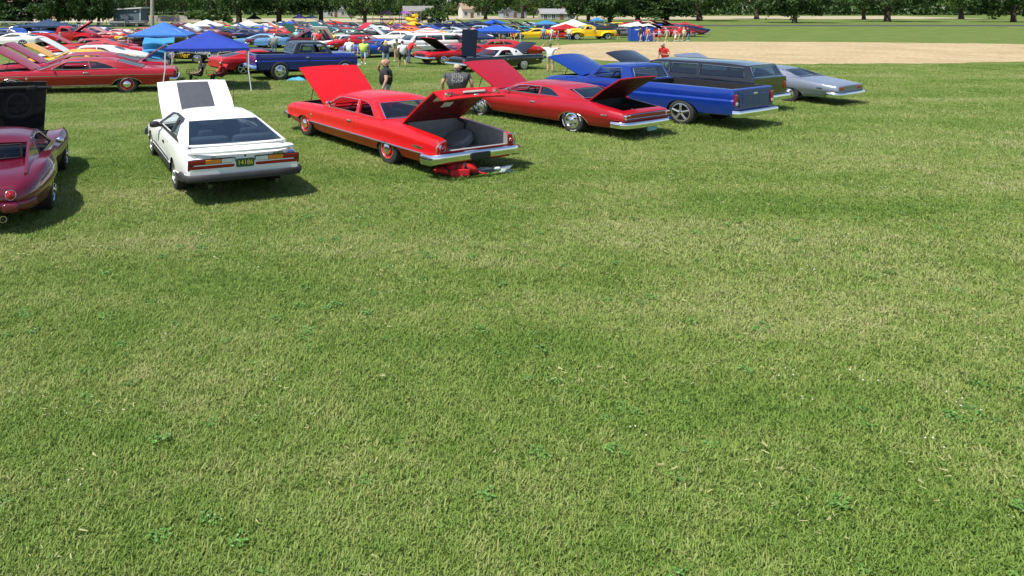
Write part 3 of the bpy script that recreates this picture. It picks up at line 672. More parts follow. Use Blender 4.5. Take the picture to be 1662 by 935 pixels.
# --- blue pickup at the right and the black one behind it
sp_truck = dict(mats=mk(P_BLUE, None, BLKV, DARK, BLACK), wb=3.95, wy=1.14, arch=(.52, .42, .32), archf=(.52, .42, .32), sharp=30,
    st=[(-1.58, .48, 1.15, 1.16, 1.1, 1.05), (-1.52, .44, 1.18, 1.19, 1.13, 1.07), (1.5, .36, 1.17, 1.18, 1.16, 1.09), (3.3, .34, 1.13, 1.17, 1.16, 1.07), (4.9, .4, 1.05, 1.11, 1.14, 1.0), (5.25, .45, 1.0, 1.04, 1.1, .98), (5.32, .5, .95, .97, 1.07, .95)],
    sec=[(.88, 0), (.92, .05), (.955, .28), (1.0, .5), (1.0, .56), (.965, .62), (.985, .8), (.96, .96)],
    cuts=[(rect(-1.46, 1.52, .62, 2), .93, 5), (rect(1.72, 3.3, .45, 2), .95, 3), (rect(3.75, 5.1, .5, 2), .85, 4)],
    cab=dict(wsb=(3.45, 1.18), roof=[(3.02, 1.56), (2.75, 1.615), (2.2, 1.63), (1.9, 1.60)], rwb=(1.70, 1.18), yr=.88, yb=1.05, ybr=1.05, crown=.05, bowt=.08, bowr=.03, bowb=.2, bowrb=.05,
        wsside=.03, rm=(.07, .14, .06), wins=[[(3.22, 1.21), (2.95, 1.51), (2.2, 1.54), (2.12, 1.21)]], wkind=['open'], trim=CHROME, trimr=.01, strimr=.01),
    seats=dict(mat=BLKV, rows=[(2.15, .72, 'bench')], dash=(3.1, 1.15)),
    wheel=dict(kind='spoke', r=.365, ri=.27, w=.3),
    bars=[('bumper', mir([(-1.55, 1.1, .5), (-1.7, 1.05, .5), (-1.72, 0, .5)]), .18, .1, CHROME), ('bumper', mir([(5.1, 1.12, .52), (5.4, 1.0, .52), (5.45, 0, .52)]), .18, .1, CHROME)],
    studs=[('door_handle', 2.15, 1.0, (.18, .04, .05), CHROME)],
    hood=dict(at=(3.85, 0, 1.15), prof=[(0, 0), (.7, 0), (1.5, -.07)], w=[.88, .94, .98], crown=.09, ang=26, mats=[P_BLUE, UNDERD]),
    engine=(4.5, .75), seams=[[(1.6, 1.17), (1.6, .4)], [(3.3, 1.1), (3.25, .4)], [(2.0, 1.15), (1.95, .4)]], prop=[(4.6, .85, 1.1), (4.4, .9, 1.4)])
truck = car(sp_truck, 'pickup_truck', 'blue pickup truck with hood up and five-spoke wheels beside the crimson coupe', 'pickup', loc=(11.09, 22.03, 0), rz=R(123))
for s in (1, -1):
    b = MB(); b.rbox((0, 0, 0), (.06, .16, .34), .25, 12, 6); o = b.build('tail_light', REDL, truck, loc=(-1.585, s * .98, .88)); b = MB(); b.rbox((-.02, 0, -.1), (.03, .13, .09), .25, 10, 6); b.build('clear_lens', CLRL, o)
b = MB(); b.box((-1.59, 0, .90), (.02, 1.66, .44)); b.box((-1.60, 0, .90), (.02, 1.3, .22)); b.tube([(-1.61, .66, 1.02), (-1.61, -.66, 1.02)], .012, 5); b.build('tailgate', P_BLUE, truck)
b = MB(); b.rbox((-1.62, 0, 1.04), (.04, .22, .06), .4); b.build('tailgate_handle', CHROME, truck)
plate(truck, (-1.74, 0, .5), .34, .13, CLRL, None, None, 0)

# --- maroon sports car at the left edge
sp_vet = dict(mats=mk(P_MAR, None, BLKV, DARK, DARK), wb=3.15, wy=1.06, arch=(.45, .40, .27), archf=(.45, .38, .27),
    st=[(-1.40, .42, .62, .64, .66, .60), (-1.30, .34, .72, .76, .80, .70), (-.9, .28, .83, .87, .98, .84), (-.1, .26, .98, .90, 1.12, 1.01), (.5, .25, .95, .88, 1.08, .98), (1.2, .22, .80, .84, .98, .90),
        (2.0, .22, .78, .82, .97, .88), (2.7, .24, .88, .83, 1.06, .94), (3.1, .25, .93, .83, 1.11, .99), (3.6, .27, .87, .79, 1.08, .97), (4.2, .33, .68, .68, .96, .82), (4.45, .4, .54, .55, .75, .65)],
    sec=[(.86, 0), (.93, .1), (.95, .28), (.97, .42), (1.0, .55), (.99, .66), (.96, .85), (.9, .97)],
    cuts=[([(.25, .8), (.4, .35), (1.9, .35), (1.9, 2), (.25, 2)], .78, 3), (rect(2.1, 3.9, .42, 2), .68, 4)],
    cab=dict(wsb=(2.0, .84), roof=[(1.38, 1.19), (1.0, 1.24), (.5, 1.23), (.12, 1.17)], rwb=(-1.0, .87), yr=.62, yb=.88, ybr=.74, crown=.06, bowt=.14, bowr=.04, bowb=.35,
        rg=((.02, .56, .93), (.10, .54, 1.15)), glass=GLASS, wins=[[(1.8, .87), (1.33, 1.14), (.95, 1.185), (.55, 1.17), (.42, .88)]], wkind=['open'], trim=BLACK, trimr=.012, strimr=.01, strim=STEEL),
    seats=dict(mat=BLKV, rows=[(1.0, .38, 'bucket')], dash=(1.7, .8)),
    wheel=dict(kind='rally', r=.35, ri=.23, w=.3),
    bars=[('bumper', mir([(-1.15, .88, .46), (-1.36, .74, .45), (-1.42, .45, .45), (-1.44, 0, .45)]), .12, .06, P_MAR)],
    engine=(3.0, .6), seams=[[(2.0, .76), (1.95, .3)], [(.7, .84), (.75, .3)]])
vet = car(sp_vet, 'parked_car', 'dark maroon low sports car with black hood underside standing upright at left edge', loc=(-6.11, 12.10, 0), rz=R(107.6))
def vet_extra(r):
    for y in (.55, .29, -.29, -.55): round_light(r, (-1.385, y, .615), .085, (-.97, 0, .22))
    for s in (1, -1):
        b = MB(); b.tube([(-1.1, 0, .02), (-1.42, 0, 0)], .055, 12, 0); b.tube([(-1.426, 0, 0), (-1.415, 0, 0)], .045, 12, 1); b.build('exhaust_pipe', [CHROME, DARK], r, loc=(0, s * .45, .26))
        b = MB(); b.rbox((0, 0, 0), (.1, .24, .14), .4); b.build('bumper_guard', P_MAR, r, loc=(-1.46, s * .56, .44))
        b = MB(); b.ball((0, s * .06, .05), (.05, .08, .06)); b.tube([(0, 0, 0), (0, s * .05, .04)], .015, 6); b.build('mirror', CHROME, r, loc=(1.75, s * .96, .84))
    plate(r, (-1.43, 0, .5), .4, .16, BLACK, None, None, 0)
    lid = lid_part('hood', [(0, 0), (-.6, .08), (-1.12, .12)], [.54, .57, .60], .05, .03, [P_MAR, UNDERD], r, (3.8, 0, .74), 88)
    lid.rotation_euler.y = R(86)
    b = MB(); b.lathe([(.2, 0), (.26, .03), (.3, 0)], 24, 0, Matrix.Translation((-.65, 0, -.01)), 'Z'); b.tube([(-1.0, .7, -.02), (-1.02, 0, -.03), (-1.0, -.7, -.02)], .035, 8); b.rbox((-1.0, -.3, -.05), (.12, .22, .08), .5); b.build('air_duct', mat('duct_grey', (.02, .02, .022), .6, spec=.2), lid)
vet_extra(vet)

# ------------------------------------------------------------------ ground
def ground_mat(key, stops, scale, bump=.5, extra=None):
    m, nt, b = nodes(key); b.inputs['Roughness'].default_value = .95; b.inputs['Specular IOR Level'].default_value = .15
    n = noise(nt, scale, 6, .65, 'World'); r = ramp(nt, n.outputs[0], stops)
    n2 = noise(nt, scale * 14, 5, .7, 'World'); r2 = ramp(nt, n2.outputs[0], [(.3, .6), (.7, 1.25)])
    mx = nt.nodes.new('ShaderNodeMix'); mx.data_type = 'RGBA'; mx.blend_type = 'MULTIPLY'; mx.inputs[0].default_value = 1
    nt.links.new(r.outputs[0], mx.inputs[6]); nt.links.new(r2.outputs[0], mx.inputs[7]); nt.links.new(mx.outputs[2], b.inputs['Base Color'])
    bn = nt.nodes.new('ShaderNodeBump'); bn.inputs['Strength'].default_value = bump; bn.inputs['Distance'].default_value = .05
    n3 = noise(nt, scale * 40, 4, .7, 'World'); nt.links.new(n3.outputs[0], bn.inputs['Height']); nt.links.new(bn.outputs[0], b.inputs['Normal'])
    MATS[key] = m; return m
TURF = ground_mat('turf', [(.3, (.085, .135, .026)), (.5, (.115, .165, .036)), (.68, (.165, .195, .06)), (.8, (.13, .165, .045))], .35)
SAND = ground_mat('infield_sand', [(.25, (.33, .25, .14)), (.5, (.42, .325, .19)), (.75, (.48, .385, .235))], .22, .4)
DIRT = ground_mat('far_dry_ground', [(.3, (.34, .29, .19)), (.7, (.44, .38, .26))], .1, .3)
ROADM = ground_mat('far_asphalt', [(.3, (.05, .05, .05)), (.7, (.075, .072, .07))], .3, .3)
CONC = mat('concrete', (.45, .42, .37), .85, vscale=1.5)
def sheet(name, pts, z, m, kind='structure'):
    b = MB(); b.add([(p[0], p[1], z) for p in pts], [tuple(range(len(pts)))]); o = b.build(name, m, recalc=False)
    o['kind'] = kind; return o
b = MB(); b.grid(lambda u, v: (-900 + 1800 * u, -30 + 1500 * v, 0), 2, 2); tag(b.build('ground', TURF, recalc=False), kind='structure')
_inf = [at(866, 82), at(880, 77), at(915, 72.5), at(985, 69.5), at(1075, 68), at(1200, 67.5), at(1420, 69), at(1690, 72), at(1690, 100), at(1500, 103), at(1300, 104), at(1120, 103), at(1020, 101), at(985, 99), at(955, 96), at(920, 92), at(885, 87)]
_rj = random.Random(21); _ip = []
for _k in range(len(_inf)):
    _a, _b = _inf[_k], _inf[(_k + 1) % len(_inf)]
    for _q in range(10):
        _p = _a.lerp(_b, _q / 10); _ip.append((_p.x + _rj.uniform(-.3, .3), _p.y + _rj.uniform(-.35, .35)))
sheet('infield', _ip, .006, SAND)
sheet('road', [(-200, 141), (260, 141), (260, 151), (-200, 151)], .006, ROADM)
sheet('dry_field', [(-130, 185), (-5, 178), (30, 178), (30, 250), (-130, 262)], .005, DIRT)
sheet('dry_field', [(4, 225), (220, 240), (260, 330), (4, 330)], .005, DIRT)
b = MB()
for i in range(36): b.box((-72 + i * 4.0, 140.7, .1), (3.97, .3, .3))
tag(b.build('kerb', CONC), kind='structure')

# ------------------------------------------------------------------ grass blades (uncountable ground cover)
def tuft_mesh(nb, h, spread, seed):
    rnd = random.Random(seed); vs = []; fs = []
    for _ in range(nb):
        a = rnd.random() * 6.283; rr = spread * math.sqrt(rnd.random()); x, y = rr * math.cos(a), rr * math.sin(a)
        q = rnd.random() * 6.283; L = h * rnd.uniform(.5, 1.15); w = rnd.uniform(.003, .0055); ln = rnd.uniform(.4, 1.5) * L
        dx, dy = math.cos(q), math.sin(q); o = len(vs)
        vs += [(x - dy * w, y + dx * w, -.005), (x + dy * w, y - dx * w, -.005), (x + dx * ln * .4 + dy * w * .7, y + dy * ln * .4 - dx * w * .7, L * .62), (x + dx * ln * .4 - dy * w * .7, y + dy * ln * .4 + dx * w * .7, L * .62), (x + dx * ln, y + dy * ln, L * .95)]
        fs += [(o, o + 1, o + 2, o + 3), (o + 3, o + 2, o + 4)]
    me = bpy.data.meshes.new('grass_tuft'); me.from_pydata(vs, [], fs); return me
def blade_mat():
    m, nt, b = nodes('grass_blade'); b.inputs['Roughness'].default_value = .55; b.inputs['Specular IOR Level'].default_value = .3
    big = noise(nt, .28, 5, .65, 'World', .6)
    oi = nt.nodes.new('ShaderNodeObjectInfo')
    add = nt.nodes.new('ShaderNodeMath'); add.operation = 'MULTIPLY_ADD'; add.inputs[1].default_value = .42; add.inputs[2].default_value = -.21
    nt.links.new(oi.outputs['Random'], add.inputs[0])
    s_ = nt.nodes.new('ShaderNodeMath'); s_.operation = 'ADD'; nt.links.new(big.outputs[0], s_.inputs[0]); nt.links.new(add.outputs[0], s_.inputs[1])
    mp = nt.nodes.new('ShaderNodeMapping'); mp.inputs['Rotation'].default_value = (0, 0, R(-14)); mp.inputs['Scale'].default_value = (.05, .42, 1)
    gp_ = nt.nodes.new('ShaderNodeNewGeometry'); nt.links.new(gp_.outputs['Position'], mp.inputs[0]); bn_ = nt.nodes.new('ShaderNodeTexNoise'); bn_.inputs['Scale'].default_value = 1; bn_.inputs['Detail'].default_value = 3
    nt.links.new(mp.outputs[0], bn_.inputs['Vector']); ad2 = nt.nodes.new('ShaderNodeMath'); ad2.operation = 'MULTIPLY_ADD'; ad2.inputs[1].default_value = 1.15; nt.links.new(bn_.outputs[0], ad2.inputs[0])
    ad3 = nt.nodes.new('ShaderNodeMath'); ad3.operation = 'ADD'; ad3.inputs[1].default_value = -.575; nt.links.new(s_.outputs[0], ad3.inputs[0]); nt.links.new(ad3.outputs[0], ad2.inputs[2]); s_ = ad2
    r = ramp(nt, s_.outputs[0], [(.2, (.135, .235, .036)), (.40, (.205, .305, .06)), (.56, (.28, .345, .095)), (.72, (.37, .395, .15)), (.88, (.44, .43, .21))])
    nt.links.new(r.outputs[0], b.inputs['Base Color'])
    tr = nt.nodes.new('ShaderNodeBsdfTranslucent'); mx = nt.nodes.new('ShaderNodeMixShader'); mx.inputs[0].default_value = .3
    nt.links.new(r.outputs[0], tr.inputs[0]); nt.links.new(b.outputs[0], mx.inputs[1]); nt.links.new(tr.outputs[0], mx.inputs[2])
    nt.links.new(mx.outputs[0], nt.nodes['Material Output'].inputs[0]); return m
BLADE = blade_mat()
CLOVER = mat('clover_leaf', (.10, .22, .034), .5, var=.35, vscale=1.5)
def clover_mesh(seed):
    rnd = random.Random(seed); vs = []; fs = []
    for _ in range(26):
        a = rnd.random() * 6.283; rr = .12 * math.sqrt(rnd.random()); x, y, z = rr * math.cos(a), rr * math.sin(a), rnd.uniform(.03, .075)
        for k in range(3):
            q = a + k * 2.1; c = (x + math.cos(q) * .014, y + math.sin(q) * .014); o = len(vs); t = rnd.uniform(-.008, .008)
            vs += [(x, y, z), (c[0] - math.sin(q) * .013, c[1] + math.cos(q) * .013, z + .004 + t), (x + math.cos(q) * .032, y + math.sin(q) * .032, z + t), (c[0] + math.sin(q) * .013, c[1] - math.cos(q) * .013, z + .004 - t)]
            fs.append((o, o + 1, o + 2, o + 3))
    me = bpy.data.meshes.new('clover_tuft'); me.from_pydata(vs, [], fs); return me
def scatter(name, region, density, meshes, m, smin, smax, seed, mask=None, label=None):
    objs = []
    for me in meshes:
        me.materials.append(m); o = bpy.data.objects.new(me.name, me); objs.append(o)
    b = MB(); b.add([(p[0], p[1], 0) for p in region], [tuple(range(len(region)))]); o = b.build(name, m, recalc=False)
    ng = bpy.data.node_groups.new(name, 'GeometryNodeTree'); N = ng.nodes.new; Lk = ng.links.new
    ng.interface.new_socket('Geometry', in_out='INPUT', socket_type='NodeSocketGeometry'); ng.interface.new_socket('Geometry', in_out='OUTPUT', socket_type='NodeSocketGeometry')
    gi, go = N('NodeGroupInput'), N('NodeGroupOutput'); dp = N('GeometryNodeDistributePointsOnFaces'); dp.inputs['Density'].default_value = density; dp.inputs['Seed'].default_value = seed
    Lk(gi.outputs[0], dp.inputs['Mesh'])
    if mask:
        nz = N('ShaderNodeTexNoise'); nz.inputs['Scale'].default_value = mask[0]; nz.inputs['Detail'].default_value = 3
        ps = N('GeometryNodeInputPosition'); Lk(ps.outputs[0], nz.inputs['Vector'])
        mr = N('ShaderNodeMapRange'); mr.inputs[1].default_value = mask[1]; mr.inputs[2].default_value = mask[2]; mr.inputs[3].default_value = 0; mr.inputs[4].default_value = density
        Lk(nz.outputs[0], mr.inputs[0]); Lk(mr.outputs[0], dp.inputs['Density'])
    jn = N('GeometryNodeGeometryToInstance')
    for ob in objs:
        oi = N('GeometryNodeObjectInfo'); oi.inputs['Object'].default_value = ob; oi.inputs['As Instance'].default_value = True; Lk(oi.outputs['Geometry'], jn.inputs[0])
    ip = N('GeometryNodeInstanceOnPoints'); ip.inputs['Pick Instance'].default_value = True
    Lk(dp.outputs[0], ip.inputs['Points']); Lk(jn.outputs[0], ip.inputs['Instance'])
    rv = N('FunctionNodeRandomValue'); rv.data_type = 'FLOAT_VECTOR'; rv.inputs[0].default_value = (-.12, -.12, 0); rv.inputs[1].default_value = (.12, .12, 6.283); Lk(rv.outputs[0], ip.inputs['Rotation'])
    rs = N('FunctionNodeRandomValue'); rs.data_type = 'FLOAT'; rs.inputs[2].default_value = smin; rs.inputs[3].default_value = smax
    Lk(rs.outputs[1], ip.inputs['Scale']); Lk(ip.outputs[0], go.inputs[0])
    md = o.modifiers.new('scatter', 'NODES'); md.node_group = ng
    tag(o, kind='stuff', label=label); return o
def quad(y0, y1, x0=-30, x1=1690): return [tuple(at(x0, y0))[:2], tuple(at(x1, y0))[:2], tuple(at(x1, y1))[:2], tuple(at(x0, y1))[:2]]
scatter('grass', quad(960, 470), 330, [tuft_mesh(38, .037, .10, i) for i in range(4)], BLADE, .65, 1.25, 3, label='mown lawn grass in the foreground')
scatter('grass', quad(470, 255), 170, [tuft_mesh(32, .040, .13, 10 + i) for i in range(4)], BLADE, .7, 1.3, 4, label='mown lawn grass behind the first cars')
scatter('grass', quad(255, 105), 32, [tuft_mesh(36, .05, .27, 20 + i) for i in range(3)], BLADE, .8, 1.3, 5, label='lawn grass between the parked cars')
scatter('clover', quad(960, 330), 9, [clover_mesh(i) for i in range(3)], CLOVER, .35, .7, 8, (1.3, .52, .8), label='clover patches in the lawn')

def fleck_mesh(seed):
    rnd = random.Random(seed); vs = []; fs = []
    for _ in range(3):
        x, y, z, r = rnd.uniform(-.12, .12), rnd.uniform(-.12, .12), rnd.uniform(.035, .06), rnd.uniform(.006, .011); o = len(vs)
        vs += [(x + r, y, z), (x, y + r, z), (x - r, y, z), (x, y - r, z), (x, y, z + r), (x, y, z - r)]
        for a, b_ in ((0, 1), (1, 2), (2, 3), (3, 0)): fs += [(o + a, o + b_, o + 4), (o + b_, o + a, o + 5)]
    me = bpy.data.meshes.new('clover_flower'); me.from_pydata(vs, [], fs); return me
scatter('clover_flowers', quad(960, 250), 2.2, [fleck_mesh(i) for i in range(3)], mat('clover_flower_white', (.6, .56, .46), .8), .6, 1.2, 12, (.45, .42, .7), label='tiny white clover flowers in the lawn')
def straw_mesh(seed):
    rnd = random.Random(seed); vs = []; fs = []
    for _ in range(9):
        x, y, a, L = rnd.uniform(-.14, .14), rnd.uniform(-.14, .14), rnd.random() * 6.28, rnd.uniform(.02, .05); c, s_ = math.cos(a), math.sin(a); o = len(vs); z = rnd.uniform(.015, .045); w = .003
        vs += [(x - s_ * w, y + c * w, z), (x + s_ * w, y - c * w, z), (x + c * L + s_ * w, y + s_ * L - c * w, z + rnd.uniform(-.01, .015)), (x + c * L - s_ * w, y + s_ * L + c * w, z + rnd.uniform(-.01, .015))]; fs.append((o, o + 1, o + 2, o + 3))
    me = bpy.data.meshes.new('dry_clipping'); me.from_pydata(vs, [], fs); return me
scatter('dry_clippings', quad(960, 250), 4, [straw_mesh(i) for i in range(3)], mat('dry_clipping', (.32, .31, .14), .8, var=.3), .7, 1.3, 14, (.5, .42, .75), label='dry grass clippings lying on the lawn')
# ------------------------------------------------------------------ trees
def leaf_mat(key, cols):
    m, nt, b = nodes(key); b.inputs['Roughness'].default_value = .6; b.inputs['Specular IOR Level'].default_value = .25
    n = noise(nt, .8, 3); r = ramp(nt, n.outputs[0], [(.3, cols[0]), (.5, cols[1]), (.7, cols[2])]); nt.links.new(r.outputs[0], b.inputs['Base Color'])
    tr = nt.nodes.new('ShaderNodeBsdfTranslucent'); mx = nt.nodes.new('ShaderNodeMixShader'); mx.inputs[0].default_value = .25
    nt.links.new(r.outputs[0], tr.inputs[0]); nt.links.new(b.outputs[0], mx.inputs[1]); nt.links.new(tr.outputs[0], mx.inputs[2]); nt.links.new(mx.outputs[0], nt.nodes['Material Output'].inputs[0])
    MATS[key] = m; return m
LEAF = leaf_mat('leaf_green', [(.04, .085, .02), (.075, .14, .03), (.12, .19, .045)])
LEAFD = leaf_mat('leaf_dark', [(.026, .056, .018), (.05, .098, .026), (.075, .13, .036)])
LEAFP = leaf_mat('leaf_copper', [(.035, .018, .026), (.05, .025, .033), (.065, .035, .04)])
LEAFL = leaf_mat('leaf_light', [(.07, .12, .026), (.10, .155, .035), (.14, .19, .05)])
BARK = mat('bark', (.075, .055, .042), .95, var=.4, vscale=3, bump=.6)
def leaf(vs, fs, c, s, rnd):
    u = Vector((rnd.gauss(0, 1), rnd.gauss(0, 1), rnd.gauss(0, .7))).normalized(); w = u.orthogonal().normalized(); w = Matrix.Rotation(rnd.random() * 6.28, 3, u) @ w
    q = u.cross(w); o = len(vs); k = rnd.uniform(.7, 1.3) * s
    vs += [c - w * k, c + q * k * .55 + u * k * .12, c + w * k, c - q * k * .55 + u * k * .12]; fs.append((o, o + 1, o + 2, o + 3))
def crown_mesh(key, kind, seed, rx, rz, cz, n, s):
    rnd = random.Random(seed); vs = []; fs = []
    if kind == 'broad':
        for _ in range(n):
            d = Vector((rnd.gauss(0, 1), rnd.gauss(0, 1), rnd.gauss(0, 1))).normalized(); t = rnd.uniform(.35, 1) ** .6
            c = Vector((d.x * rx * t, d.y * rx * t, cz + d.z * rz * t * (1 if d.z > 0 else .75))); r = rnd.uniform(.10, .24) * rx
            for _ in range(90):
                e = Vector((rnd.gauss(0, 1), rnd.gauss(0, 1), rnd.gauss(0, .75))).normalized() * r * rnd.uniform(.3, 1.05); leaf(vs, fs, c + e, s, rnd)
    else:                    # conifer: drooping tiers of boughs
        H_ = cz + rz
        for k in range(n):
            z = .06 * H_ + (H_ * .92) * (k / n); L = rx * (1 - z / H_) ** .75 * rnd.uniform(.75, 1.15); a = k * 2.4 + rnd.uniform(-.3, .3)
            for j in range(70):
                t = rnd.random() ** .7; w = .16 * L + .25
                c = Vector((math.cos(a) * L * t + rnd.gauss(0, w * .4), math.sin(a) * L * t + rnd.gauss(0, w * .4), z - .25 * L * t * t + .12 * L * t + rnd.gauss(0, .12))); leaf(vs, fs, c, s, rnd)
    me = bpy.data.meshes.new(key); me.from_pydata([tuple(v) for v in vs], [], fs); return me
def trunk_mesh(key, seed, h, r, rx, rz, cz, conifer=False):
    rnd = random.Random(seed); b = MB()
    b.tube([(0, 0, -.1), (.02, 0, h * .12), (rnd.uniform(-.1, .1), rnd.uniform(-.1, .1), h * .5), (rnd.uniform(-.2, .2), 0, h)], [r * 1.35, r, r * .8, r * .35], 10)
    if not conifer:
        for k in range(7):
            a = k * .9 + rnd.random(); z0 = h * rnd.uniform(.3, .6); e = Vector((math.cos(a) * rx * .7, math.sin(a) * rx * .7, cz + rnd.uniform(-.3, .5) * rz))
            m_ = Vector((e.x * .4, e.y * .4, z0 + (e.z - z0) * .55)); b.tube([(0, 0, z0), m_, e], [r * .5, r * .32, r * .08], 7)
    me = mesh_of(b, key, [BARK]); return me
TREES = {}
def tree_kind(k):
    if k in TREES: return TREES[k]
    p = dict(broad=('broad', 3, 8.5, 6, 6.9, 74, .34, LEAF, 5.5, .55), broad2=('broad', 5, 10, 6.5, 7.6, 84, .38, LEAFD, 6, .7), copper=('broad', 9, 7, 5, 6.2, 50, .32, LEAFP, 5, .5), conifer=('conifer', 11, 4.6, 8, 8, 85, .26, LEAFD, 12, .3),
             bushy=('broad', 13, 5, 3.6, 3.3, 60, .26, LEAFD, 2.5, .3), light=('broad', 15, 5.5, 4, 4.8, 46, .28, LEAFL, 4.5, .35), shrub=('broad', 17, 2.2, 1.1, 1.0, 26, .16, LEAF, .8, .1))[k]
    kind, sd, rx, rz, cz, n, s, m, h, r = p
    cm = crown_mesh('crown', kind, sd, rx, rz, cz, n, s); cm.materials.append(m); tm = trunk_mesh('trunk', sd, h, r, rx, rz, cz, kind == 'conifer')
    TREES[k] = (cm, tm); return TREES[k]
def tree(kind, px, py, label, sc=1.0, rz=0.0, group='trees round the field', name=None, cat='tree'):
    cm, tm = tree_kind(kind); p = at(px, py); e = empty(name or ('conifer_tree' if kind == 'conifer' else 'tree'), p, rz, label, cat, group)
    e.scale = (sc, sc, sc) if not isinstance(sc, tuple) else sc
    obj('trunk', tm, e); obj('crown', cm, e); return e
tree('conifer', 6, 42.5, 'dark conifer at the far left corner behind the blue car', (1.3, 1.3, .9), .4)
tree('conifer', 48, 42, 'wide drooping conifer behind the dark blue canopy', (1.35, 1.35, .85), 1.9)
tree('bushy', 95, 42.5, 'bushy green tree right of the drooping conifer', (1.25, 1.25, 1.35), .3)
tree('bushy', 128, 43, 'rounded dark tree left of the grey shed, partly behind the bushy one', (1.15, 1.15, 1.5), 2.2)
tree('bushy', 160, 43, 'dense round tree touching the left side of the grey shed', (1.15, 1.15, 1.55), 4.0)
tree('broad2', 238, 35, 'large tree with dark trunk beside the utility pole', (.8, .8, .95), 1.0)
tree('broad', 300, 27, 'far green tree above the pale retaining wall', 1.25, 2.0)
tree('broad2', 388, 37.5, 'thick-trunked tree right of the long clipped bush', 1.0, 0.5)
tree('broad2', 453, 37.5, 'shade tree with straight trunk left of the purple canopies', 1.0, 2.6)
tree('broad2', 521, 37, 'shade tree with dark trunk right of the purple canopies', .9, 4.4)
tree('broad', 592, 41, 'full green tree with forked trunk before the playground', .85, 3.3)
tree('broad', 655, 26, 'green tree above the yellow slides', .9, 5.0)
tree('copper', 700, 22, 'purple-leaved tree beyond the playground', 1.15, .8)
tree('light', 735, 26, 'light green tree beside the white house', .7, 1.2)
tree('broad', 788, 31.5, 'large spreading tree before the white house', 1.05, 2.4)
tree('broad', 848, 30, 'green tree left of the low grey house', 1.0, 4.1)
tree('light', 866, 29, 'small leafy tree close beside the low grey house', .8, 1.1)
tree('bushy', 955, 36.5, 'broad low-branched tree behind the white and red canopies', (1.7, 1.7, 1.9), .9)
tree('bushy', 990, 36.5, 'broad low-branched tree right of its twin behind the yellow pickup', (1.6, 1.6, 1.9), 2.9)
tree('conifer', 1035, 33, 'dark evergreen behind the portable toilets', (2.1, 2.1, 1.1), .2)
tree('conifer', 1082, 33, 'dark evergreen right of the portable toilets', (2.1, 2.1, 1.1), 1.4)
for i, (px, py, k, s_) in enumerate([(1135, 34, 'broad2', 1.1), (1228, 31, 'broad', 1.3), (1290, 37, 'bushy', 1.9), (1402, 32, 'light', 1.5), (1440, 35, 'broad2', 1.1), (1560, 31, 'broad', 1.3), (1645, 36, 'bushy', 2.0)]):
    tree(k, px, py, ['broad tree nearest the evergreens on the right', 'green tree second to the right of the evergreens', 'broad dark tree third to the right of the evergreens', 'pale green tree fourth from the evergreens at right', 'dark tree fifth from the evergreens at right', 'green tree last but one at the right edge', 'dark tree at the far right edge'][i], s_, i * 1.3)
b = MB(); rnd = random.Random(4); vs = []; fs = []
for i in range(330):
    x = -300 + i * 2.3; y = 385 + rnd.uniform(-12, 12); h = rnd.uniform(6, 15)
    for _ in range(110): leaf(vs, fs, Vector((x + rnd.gauss(0, 2.4), y + rnd.gauss(0, 2.5), rnd.random() * h + .2)), 1.15, rnd)
me = bpy.data.meshes.new('far_wood'); me.from_pydata([tuple(v) for v in vs], [], fs); me.materials.append(LEAFD); tag(obj('far_wood', me), kind='stuff', label='far wood closing off the horizon')
tree('shrub', 345, 37.5, 'long clipped bush behind the white canopy', (3.1, 1.2, 1.5), 0, 'bushes', 'bush', 'bush')
tree('shrub', 697, 40, 'round green bush beside the playground', (1.5, 1.2, 1.7), 1, 'bushes', 'bush', 'bush')
tree('shrub', 716, 40, 'small bush right of the larger round bush', (.7, .7, 1.3), 2, 'bushes', 'bush', 'bush')

# ------------------------------------------------------------------ more kinds of car (each built once, then copied and repainted)
def vary(sp, **k):
    n = dict(sp); n['cab'] = dict(sp['cab']); n['nx'] = 40
    for a in ('prop', 'trunk', 'lid'): n.pop(a, None)
    cab = k.pop('cab', None)
    if cab: n['cab'].update(cab)
    n.update(k); return n
G_ROW = 'show cars parked in rows across the field'
def hoodspec(p, u=UNDERD, ang=33, at_=(3.15, 0, .92), L=1.6, drop=.11, w=(.82, .90, .95), crown=.03):
    return dict(at=at_, prof=[(0, 0), (L / 2, -drop * .3), (L, -drop)], w=list(w), crown=crown, ang=ang, mats=[p, u])
